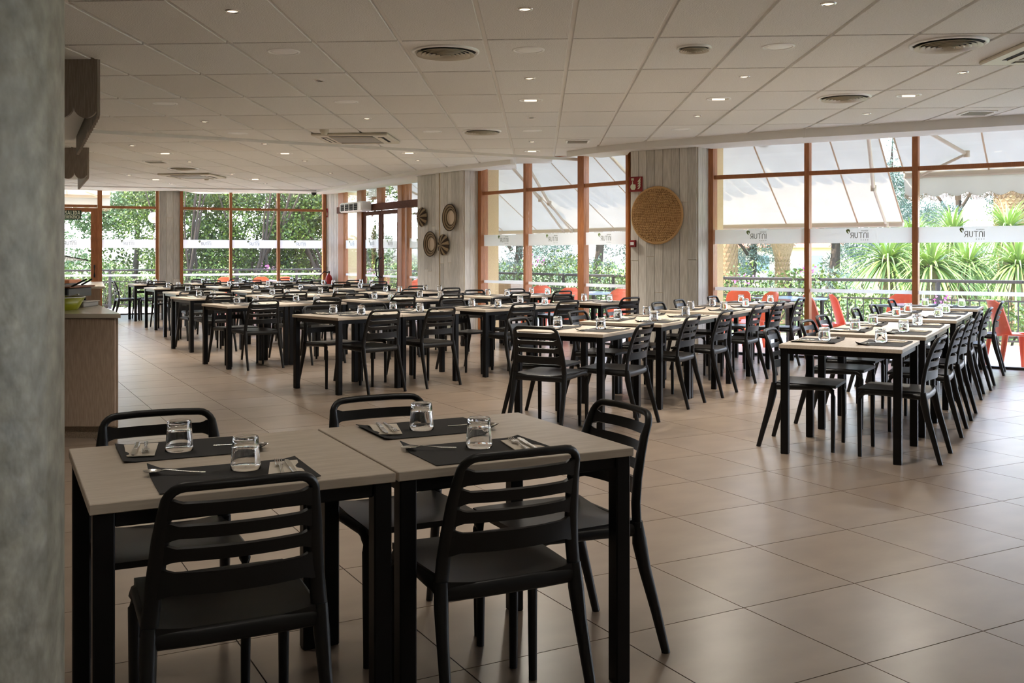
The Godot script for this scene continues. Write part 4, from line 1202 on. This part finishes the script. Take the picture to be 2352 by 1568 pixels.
func tree(label: String, at: Vector2, stems: Array, blobs: Array, n: int, sz: Vector2, lo: Color, hi: Color, wd := 0.28, nm := "tree", cat := "tree", grp := "trees beyond the terrace") -> Node3D:
	var t := thing(nm, label, cat, p3(at, -0.25), 0.0, grp)
	for s in stems:
		part("trunk" if stems.size() == 1 else "stem", MB.new().tube(s[0], s[1], null, 7).done(), M.bark, t)
	cloud(t, "foliage", leaf_mesh(wd), M.leaf, n, blobs, sz, lo, hi)
	return t

func bent(base: Vector3, tip: Vector3, sag: float) -> Array:
	var r := []
	for k in 6:
		var u := k / 5.0
		r.append(base.lerp(tip, u) + Vector3(sin(u * 5.0 + base.x * 3) * sag, sin(u * PI) * sag, cos(u * 4.0) * sag))
	return r

func orange_chair() -> Node3D:
	var t := thing("terrace_chair", "orange plastic chair", "chair")
	t.set_meta("base", "terrace_chair")
	var back := func(u: float, v: float) -> Vector3:
		var w := lerpf(0.22, 0.19, v) * (1.0 if v < 0.8 else sqrt(maxf(0.05, 1.0 - pow((v - 0.8) / 0.2, 2) * 0.75)))
		var x := lerpf(-w, w, u)
		return Vector3(x, lerpf(0.42, 0.84, v) , 0.19 + 0.11 * v - 0.07 * pow(absf(x) / 0.22, 2))
	part("backrest", MB.new().sheet(back, 10, 10, 0.018).done(), M.orange_plastic, t)
	var seat := func(u: float, v: float) -> Vector3: return Vector3(lerpf(-0.22, 0.22, u), 0.44 - 0.02 * sin(PI * u) - 0.03 * pow(v, 4), lerpf(0.2, -0.24, v))
	part("seat", MB.new().sheet(seat, 8, 8, 0.018).done(), M.orange_plastic, t)
	for sx in [-1.0, 1.0]:
		for sz in [-1.0, 1.0]:
			part("leg", MB.new().tube([Vector3(sx * 0.22, 0, sz * 0.24 + 0.02), Vector3(sx * 0.21, 0.2, sz * 0.215 + 0.01), Vector3(sx * 0.2, 0.43, sz * 0.19)], [0.024, 0.032, 0.045], [0.02, 0.026, 0.03], 8).done(), M.orange_plastic, t)
	return t

func outside() -> void:
	one("ground_terrace", MB.new().slab([Vector2(-30, 10), Vector2(-14, 21), Vector2(-4.4, 24.9), Vector2(-0.4, 18.0), Vector2(2.0, 15.2), Vector2(9.4, 9.95), Vector2(12.3, 4.5), Vector2(20, 4), Vector2(13, 13), Vector2(8, 15.2), Vector2(4.1, 17.8), Vector2(0.1, 22.6), Vector2(-4.9, 28.5), Vector2(-30, 19)], -0.25, -0.03).done(), M.terrace_floor, "pale pinkish paved terrace outside the windows", "terrace", Vector3(), 0.0, "", "structure")
	one("ground_garden", MB.new().slab([Vector2(-90, -10), Vector2(90, -10), Vector2(110, 130), Vector2(-110, 130)], -0.5, -0.27).done(), M.lawn, "green lawn of the garden beyond the terrace", "lawn", Vector3(), 0.0, "", "structure")
	# awnings
	var rd := Vector2(0.839, -0.5441)
	var md := Vector2(0.63, -0.7766)
	awning("long cream awning sloping down outside the left bays of the right hand windows", Vector2(2.76, 13.9), rd, -1.2, 2.14, 2.0, 1.83, [-0.63, 0.43, 1.49], [[2.06, 1.89, 1.90, 0.6], [-1.1, -0.9, -0.95, 0.6]], false)
	awning("shorter cream awning with a fringed scalloped valance at the right", Vector2(2.76, 13.9), rd, 2.3, 7.6, 1.2, 2.47, [3.36, 4.42, 5.48, 6.54], [[2.64, 3.15, 2.51, 0.62], [7.2, 6.6, 7.2, 0.6]], true)
	awning("cream awning sloping down outside the middle window", Vector2(-0.57, 17.7), md, -2.9, 3.1, 2.0, 1.84, [-1.84, -0.78, 0.28, 1.34, 2.4], [[0.98, 0.44, 0.25, 0.6], [0.52, 0.30, 0.02, 0.55], [2.95, 2.9, 2.85, 0.6]], false)
	awning("cream awning above the entrance door", Vector2(-4.1, 24.05), Vector2(0.53446, -0.84519), 1.7, 5.0, 2.0, 1.95, [2.7, 3.76, 4.4], [[2.3, 2.9, 2.5, 0.5]], false)
	awning("cream awning with a scalloped edge outside the garden door", Vector2(-9.95, 22.3), Vector2(0.92435, 0.38153), -3.0, 0.95, 1.4, 2.78, [-2.0, -1.0, 0.0], [[0.7, 0.2, 0.7, 0.5]], true)
	# railing round the terrace, with hedges growing through it
	var poly := [Vector2(-14, 24.2), Vector2(-9.6, 26.05), Vector2(-5.2, 27.9), Vector2(-2.7, 25.0), Vector2(-0.3, 22.2), Vector2(2.4, 18.7), Vector2(3.7, 17.4), Vector2(5.6, 16.15), Vector2(7.58, 14.85), Vector2(12.5, 11.8)]
	var where := ["behind the garden door", "behind the three bay far window", "beyond the entrance door at left", "beyond the entrance door at right", "behind the middle window", "behind the board clad pillar", "behind the palm trunks", "before the spiky plants", "at the far right"]
	for i in poly.size() - 1:
		var a: Vector2 = poly[i]
		var b: Vector2 = poly[i + 1]
		var r := thing("terrace_railing", "dark iron terrace railing section " + where[i], "railing", Vector3(), 0.0, "terrace railing sections")
		part("handrail", MB.new().bar(p3(a, 0.955), p3(b, 0.955), 0.06, 0.05, 0.008).done(), M.rail_iron, r)
		part("middle_rail", MB.new().bar(p3(a, 0.665), p3(b, 0.665), 0.025, 0.025).done(), M.rail_iron, r)
		part("bottom_rail", MB.new().bar(p3(a, 0.07), p3(b, 0.07), 0.03, 0.03).done(), M.rail_iron, r)
		var len := a.distance_to(b)
		for k in maxi(1, roundi(len / 1.6)):
			part("post", MB.new().box(p3(a.lerp(b, (k + 0.5) / maxi(1, roundi(len / 1.6))), 0.455), Vector3(0.06, 0.97, 0.06), 0.004).done(), M.rail_iron, r)
		var bal := MB.new()
		var nb := int(len / 0.125)
		for k in nb:
			var q := a.lerp(b, (k + 0.5) / nb)
			bal.box(p3(q, 0.37), Vector3(0.014, 0.60, 0.014))
			if k % 2 == 0: bal.tube([p3(q, 0.68), p3(q, 0.72) + Vector3(0.03, 0, 0), p3(q, 0.80), p3(q, 0.88) - Vector3(0.03, 0, 0), p3(q, 0.94)], 0.008, null, 4)
		part("balusters", bal.done(), M.rail_iron, r, "stuff")
		# hedge
		var d := (b - a).normalized()
		var o := Vector2(-d.y, d.x)
		var mid := (a + b) * 0.5 + o * 0.45
		var h := thing("flowering_hedge", "leafy hedge with pink blossoms growing through the railing " + where[i], "hedge", p3(mid, -0.25), 0.0, "hedges along the terrace railing")
		var blobs := []
		var hi: float = [1.15, 1.0, 1.15, 1.25, 1.3, 1.05, 1.12, 0.62, 0.5][i]
		var cnt := maxi(3, int(len / 0.45))
		for k in cnt:
			var q := a.lerp(b, (k + 0.5) / cnt) + o * rng.randf_range(0.15, 0.7) - mid
			blobs.append([p3(q, 0.25 + hi * rng.randf_range(0.35, 0.75)), Vector3(0.55, hi * rng.randf_range(0.34, 0.52), 0.45)])
		for k in cnt:
			var q := a.lerp(b, (k + 0.3) / cnt) + o * 0.4 - mid
			for z in 4: part("stem", MB.new().tube(bent(p3(q, 0), p3(q, hi * rng.randf_range(0.8, 1.15)) + Vector3(rng.randf_range(-0.6, 0.6), 0, rng.randf_range(-0.4, 0.3)), 0.06), [0.02, 0.018, 0.015, 0.012, 0.008, 0.005], null, 5).done(), M.bark, h)
		cloud(h, "foliage", leaf_mesh(0.3), M.leaf, int(len * 800), blobs, Vector2(0.05, 0.10), Color(0.050, 0.110, 0.015), Color(0.170, 0.250, 0.050), 0.3)
		var fb := []
		for k in maxi(1, int(len / 2.4)): fb.append([blobs[rng.randi() % blobs.size()][0] + Vector3(rng.randf_range(-0.3, 0.3), hi * 0.35, rng.randf_range(0.1, 0.4)), Vector3(0.22, 0.14, 0.16)])
		cloud(h, "blossoms", leaf_mesh(0.42, 0.2), M.petal, 22 * fb.size(), fb, Vector2(0.04, 0.07), Color(0.55, 0.10, 0.42), Color(0.85, 0.35, 0.66), 0.2)
	# trees behind the far windows
	var specs := [["dense green tree with many bare slanting stems behind the left bay of the far window", Vector2(-9.7, 29.6)], ["dense green tree with leaning stems behind the middle bay of the far window", Vector2(-7.6, 29.9)], ["dense dark green tree behind the right bay of the far window", Vector2(-5.6, 30.4)], ["dense green tree seen through the entrance door", Vector2(-3.6, 30.6)]]
	for sp in specs:
		var stems := []
		for k in 9:
			var b0 := Vector3(rng.randf_range(-0.6, 0.6), 0, rng.randf_range(0.2, 0.9))
			var s := rng.randf_range(0.7, 1.2)
			stems.append([bent(b0, Vector3(rng.randf_range(-1.9, 1.9), rng.randf_range(3.0, 4.6), rng.randf_range(0.2, 1.3)), 0.10), [0.048 * s, 0.044 * s, 0.04 * s, 0.034 * s, 0.028 * s, 0.02 * s]])
		var blobs := []
		for k in 24: blobs.append([Vector3(rng.randf_range(-1.6, 1.6), rng.randf_range(0.6, 4.4), rng.randf_range(-1.0, 0.6)), Vector3(0.75, 0.55, 0.6)])
		tree(sp[0], sp[1], stems, blobs, 19000, Vector2(0.065, 0.125), Color(0.010, 0.034, 0.003), Color(0.14, 0.225, 0.018))
	var hb := []
	for k in 46: hb.append([Vector3(rng.randf_range(-5.2, 5.2), rng.randf_range(0.3, 4.8), rng.randf_range(-0.5, 0.5)), Vector3(0.9, 0.7, 0.6)])
	tree("tall dark green hedge closing the view behind the far window trees", Vector2(-8.2, 33.5), [[bent(Vector3(-2, 0, 0), Vector3(-2, 4, 0), 0.1), [0.1, 0.09, 0.08, 0.06, 0.05, 0.03]], [bent(Vector3(2, 0, 0), Vector3(2, 4, 0), 0.1), [0.1, 0.09, 0.08, 0.06, 0.05, 0.03]]], hb, 22000, Vector2(0.10, 0.18), Color(0.010, 0.032, 0.004), Color(0.10, 0.17, 0.02), 0.28, "tall_hedge", "hedge")
	for sp in [["pale green leafy tree behind the single pane by the garden door", Vector2(-12.0, 31.5)], ["pale bluish green tree behind the garden door", Vector2(-14.6, 31.0)]]:
		var blobs := []
		for k in 14: blobs.append([Vector3(rng.randf_range(-1.9, 1.9), rng.randf_range(0.8, 4.8), rng.randf_range(-0.8, 0.6)), Vector3(0.75, 0.6, 0.6)])
		tree(sp[0], sp[1], [[bent(Vector3(), Vector3(0.3, 4.0, 0), 0.1), [0.12, 0.11, 0.09, 0.07, 0.05, 0.03]]], blobs, 13000, Vector2(0.065, 0.13), Color(0.080, 0.150, 0.050), Color(0.230, 0.300, 0.140))
	for sp in [["white flowering bush below the single pane by the garden door", Vector2(-10.6, 27.6)], ["white flowering bush behind the garden door", Vector2(-12.6, 26.8)]]:
		var blobs := []
		for k in 9: blobs.append([Vector3(rng.randf_range(-1.1, 1.1), rng.randf_range(0.3, 0.95), rng.randf_range(-0.4, 0.4)), Vector3(0.5, 0.4, 0.4)])
		var h := tree(sp[0], sp[1], [[bent(Vector3(), Vector3(0.3, 0.9, 0), 0.05), [0.04, 0.03, 0.03, 0.02, 0.02, 0.01]], [bent(Vector3(0.3, 0, 0), Vector3(-0.4, 1.0, 0), 0.05), [0.04, 0.03, 0.03, 0.02, 0.02, 0.01]]], blobs, 2200, Vector2(0.08, 0.15), Color(0.100, 0.170, 0.030), Color(0.260, 0.320, 0.100), 0.3, "flowering_bush", "bush", "white flowering bushes")
		cloud(h, "blossoms", leaf_mesh(0.42, 0.2), M.petal, 420, blobs, Vector2(0.07, 0.13), Color(0.75, 0.66, 0.58), Color(0.95, 0.90, 0.84), 0.85)
	# hazy pines further off
	var pk := 0
	for q in [[0.08, 36.0, 5.0, "behind the middle bay of the middle window"], [0.00, 40.0, 4.4, "behind the left bay of the middle window"], [0.235, 44.0, 4.0, "between the two palm trunks"], [0.315, 34.0, 5.2, "behind the middle of the right hand windows"], [0.375, 40.0, 6.4, "left of the spiky plants"], [0.44, 42.0, 7.0, "above the spiky plants"], [0.53, 44.0, 7.0, "at the far right"]]:
		var h: float = q[2]
		var blobs := []
		for k in 18: blobs.append([Vector3(rng.randf_range(-2.6, 2.6), rng.randf_range(h * 0.12, h), rng.randf_range(-1.2, 1.2)), Vector3(0.85, 0.5, 0.8)])
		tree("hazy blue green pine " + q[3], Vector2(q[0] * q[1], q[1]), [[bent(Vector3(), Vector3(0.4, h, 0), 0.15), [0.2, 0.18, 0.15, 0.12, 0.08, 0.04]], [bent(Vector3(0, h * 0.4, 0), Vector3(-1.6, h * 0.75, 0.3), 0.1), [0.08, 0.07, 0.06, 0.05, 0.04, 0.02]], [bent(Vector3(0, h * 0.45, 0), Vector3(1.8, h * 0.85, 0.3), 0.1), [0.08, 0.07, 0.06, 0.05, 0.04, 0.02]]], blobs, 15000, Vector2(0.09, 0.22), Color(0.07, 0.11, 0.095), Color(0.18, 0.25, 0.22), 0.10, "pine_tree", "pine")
		pk += 1
	# palms with diamond patterned trunks
	for q in [[0.216, 23.5, 0.215, 0.0, "left palm trunk, straight and rough, behind the right hand window"], [0.270, 23.5, 0.165, 0.14, "right palm trunk flaring into a diamond scaled head"], [0.497, 31.0, 0.34, 0.1, "distant thick palm trunk at the far right above the spiky plants"]]:
		var t := thing("palm_tree", q[4], "palm", p3(Vector2(q[0] * q[1], q[1]), -0.25), 0.0, "palms beyond the terrace")
		var r: float = q[2]
		var fl: float = q[3]
		var hh := 3.6 if q[1] < 30 else 5.0
		part("trunk", MB.new().lathe([Vector2(r * 1.1, 0), Vector2(r, 0.5), Vector2(r, 1.5), Vector2(r + fl * 0.9, 1.95), Vector2(r + fl, 2.15), Vector2(r + fl * 0.9, 2.6), Vector2(r * 0.5, hh)], 20).done(), M.palm_bark, t)
		var sc := MB.new()
		var rows := int(hh * 0.74 / 0.105)
		for i in rows:
			var y := 0.05 + 0.105 * i
			var rr := r + fl * smoothstep(1.45, 2.1, y)
			var nn := 15
			for k in nn:
				var an := TAU * (k + 0.5 * (i % 2)) / nn
				var bas := Basis(Vector3.UP, an)
				var w := rr * 0.21
				var c := bas * Vector3(0, 0, rr)
				var lift := 0.05 if fl > 0 else 0.03
				sc.flat()
				var p0 := c + bas * Vector3(-w, 0.02, 0) + Vector3(0, y, 0)
				var p1 := c + bas * Vector3(w, 0.02, 0) + Vector3(0, y, 0)
				var p2 := c + bas * Vector3(0, 0.13, lift) + Vector3(0, y, 0)
				var p3b := c + bas * Vector3(0, -0.05, 0.0) + Vector3(0, y, 0)
				var o2 := Vector3(0, y, 0)
				sc.otri(p0, p1, p2, o2); sc.otri(p0, p3b, p1, o2)
		part("trunk_scales", sc.done(), M.palm_bark, t, "stuff")
		for k in 16:
			var an: float = TAU * k / 16 + q[0] * 9
			var bas := Basis(Vector3.UP, an)
			var pts := []
			for j in 8:
				var u := j / 7.0
				pts.append(Vector3(0, hh - 0.1, 0) + bas * Vector3(0, 1.0 * u - 1.5 * u * u * (1.0 if k % 2 else 0.6), 0.2 + 2.2 * u))
			var fb := MB.new().tube(pts, [0.03, 0.027, 0.024, 0.02, 0.016, 0.012, 0.009, 0.005], null, 5)
			fb.flat()
			for j in range(1, 28):
				var u := j / 28.0
				var c: Vector3 = pts[int(u * 7)].lerp(pts[mini(7, int(u * 7) + 1)], fmod(u * 7, 1.0))
				for s in [-1.0, 1.0]:
					var tipv := bas * Vector3(s * 0.42 * (1.1 - 0.6 * u), -0.18, 0.18)
					fb.tri(c + bas * Vector3(0, 0, -0.02), c + bas * Vector3(0, 0, 0.03), c + tipv)
			part("frond", fb.done(), M.frond, t)
	# spiky plants
	for q in [[0.375, 20.3, 1.30, 1.25, "leftmost spiky plant with long drooping blades behind the railing"], [0.418, 19.8, 1.18, 1.2, "second spiky plant from the left on a ribbed tan trunk behind the railing"], [0.455, 20.2, 1.22, 1.1, "third spiky plant from the left behind the railing"], [0.505, 19.6, 1.20, 1.2, "rightmost spiky plant with a thick tan trunk behind the railing"], [0.44, 22.5, 1.9, 1.2, "tall spiky plant rising behind the others at left"], [0.495, 22.8, 2.0, 1.2, "tall spiky plant rising behind the others at right"], [0.40, 23.5, 1.75, 1.1, "spiky plant half hidden at the back left"]]:
		var t := thing("spiky_plant", q[4], "yucca", p3(Vector2(q[0] * q[1], q[1]), -0.25), 0.0, "spiky plants beyond the railing")
		var hh: float = q[2] + 0.25
		part("trunk", MB.new().tube([Vector3(rng.randf_range(-0.15, 0.15), 0, 0), Vector3(0.03, hh * 0.3, 0), Vector3(-0.02, hh * 0.7, 0), Vector3(0, hh, 0)], [0.30, 0.22, 0.16, 0.12], null, 10).done(), M.yucca_bark, t)
		var bl := MB.new()
		bl.flat()
		for k in 230:
			var bas := Basis(Vector3.UP, rng.randf() * TAU)
			var el := rng.randf_range(-0.5, 1.35)
			var ln: float = q[3] * rng.randf_range(0.7, 1.0)
			var prev: Array = []
			for j in 6:
				var u := j / 5.0
				var w := 0.024 * (1.0 - pow(u, 1.6)) + 0.002
				var c := Vector3(0, hh - 0.05 + sin(el) * ln * u - 0.75 * ln * u * u * (1.0 - 0.5 * maxf(0.0, sin(el))), 0.05 + cos(el) * ln * u)
				var cur := [bas * (c + Vector3(-w, 0.006, 0)), bas * c, bas * (c + Vector3(w, 0.006, 0))]
				if j > 0:
					bl.quad(prev[0], prev[1], cur[1], cur[0]); bl.quad(prev[1], prev[2], cur[2], cur[1])
				prev = cur
		part("blades", bl.done(), M.blade, t, "stuff")
	# a pale house far off between the palms
	var hs := thing("house", "pale pinkish house with a tiled roof far behind the palms", "house", p3(Vector2(14.2, 60), -0.25))
	part("wall", MB.new().box(Vector3(0, 1.0, 0), Vector3(9, 2.0, 6), 0.0).done(), M.house_wall, hs)
	part("roof", MB.new().extrude(PackedVector2Array([Vector2(-3.4, 2.0), Vector2(3.4, 2.0), Vector2(0, 3.2)]), -4.8, 4.8, Transform3D(Basis(Vector3.UP, PI / 2), Vector3())).done(), M.roof_tile, hs)
	for k in 3: part("window", MB.new().box(Vector3(-3 + 3 * k, 1.1, 3.0), Vector3(0.9, 0.9, 0.08), 0.01).done(), M.outdoor_top, hs)
	# terrace furniture
	var src := orange_chair()
	var chairs := [[1.925, 13.30, "orange plastic chair tucked behind the second, just outside the right hand windows", 0, 4.74, 14.0, -1.7], [0, 0, "tall orange plastic chair close to the glass outside the right hand windows", 0, 4.30, 13.74, -1.55], [0, 0, "orange plastic chair outside the glass at the far right edge", 0, 6.12, 12.22, -1.6], [0, 0, "second orange plastic chair from the right edge, outside the glass", 0, 6.80, 12.12, -1.75],
		[0, 0, "orange plastic chair outside the left bay of the right hand windows", 0, 3.62, 14.75, 1.9], [0, 0, "orange plastic chair by the terrace table under the long awning", 0, 3.45, 15.55, 2.6], [0, 0, "orange plastic chair under the fringed awning beyond the last table", 0, 5.35, 13.95, 2.4], [0, 0, "orange plastic chair outside the middle bay of the middle window", 0, 0.85, 16.95, 0.5], [0, 0, "orange plastic chair outside the right bay of the middle window", 0, 1.62, 16.45, 0.6], [0, 0, "orange plastic chair outside the left bay of the middle window", 0, 0.45, 18.1, 0.3],
		[0, 0, "orange plastic chair right outside the entrance door", 0, -2.35, 22.9, 1.0], [0, 0, "orange plastic chair at the right edge of the entrance glass", 0, -1.55, 21.3, 1.2], [0, 0, "orange plastic chair beyond the left leaf of the entrance door", 0, -2.75, 23.6, 2.2], [0, 0, "orange plastic chair behind the left bay of the far window", 0, -7.1, 24.9, 0.2], [0, 0, "orange plastic chair behind the middle bay of the far window", 0, -6.3, 25.1, 0.3], [0, 0, "orange plastic chair behind the right bay of the far window", 0, -5.65, 25.4, -0.2]]
	for i in chairs.size():
		var q: Array = chairs[i]
		place(src, q[2], Vector3(q[4], -0.03, -q[5]), q[6], "orange chairs on the terrace")
	for q in [[4.25, 15.35, "grey topped terrace table under the long awning"], [5.35, 13.15, "grey topped terrace table outside the right hand glass"], [1.35, 17.5, "grey topped terrace table outside the middle window"], [-6.5, 25.9, "grey topped terrace table behind the far window"]]:
		var t := thing("terrace_table", q[2], "table", Vector3(q[0], -0.03, -q[1]), 0.55, "terrace tables")
		part("tabletop", MB.new().box(Vector3(0, 0.72, 0), Vector3(0.8, 0.03, 0.8), 0.006).done(), M.outdoor_top, t)
		for sx in [-1.0, 1.0]:
			for sz in [-1.0, 1.0]: part("leg", MB.new().box(Vector3(sx * 0.34, 0.353, sz * 0.34), Vector3(0.045, 0.706, 0.045), 0.004).done(), M.table_steel, t)
	var wb := thing("wooden_planter", "pale wooden box outside the left bay of the middle window", "planter", p3(Vector2(-0.05, 19.2), -0.03), 0.9)
	part("box", MB.new().box(Vector3(0, 0.43, 0), Vector3(0.55, 0.86, 0.5), 0.01).done(), M.counter_wood, wb)
	part("cap", MB.new().box(Vector3(0, 0.875, 0), Vector3(0.6, 0.03, 0.55), 0.006).done(), M.counter_wood, wb)
	for q in [[Vector2(-8.02, 23.36), Vector2(-8.44, 23.6), 2.23, "white globe lamp on the outside of the narrow far pillar"], [Vector2(-3.62, 23.45), Vector2(-3.34, 23.35), 2.05, "white globe lamp outside the entrance door"]]:
		var gl := thing("globe_lamp", q[3], "lamp", p3(q[1], q[2]), 0.0, "outdoor globe lamps")
		var off: Vector2 = q[0] - q[1]
		part("globe", MB.new().lathe([Vector2(0, -0.13), Vector2(0.05, -0.12), Vector2(0.09, -0.094), Vector2(0.12, -0.05), Vector2(0.13, 0), Vector2(0.12, 0.05), Vector2(0.09, 0.094), Vector2(0.05, 0.12), Vector2(0, 0.13)], 24).done(), M.white_plastic, gl)
		part("bracket", MB.new().tube([p3(off, -0.2), p3(off * 0.4, -0.22), Vector3(0, -0.18, 0), Vector3(0, -0.12, 0)], 0.018, null, 8).done(), M.rail_iron, gl)
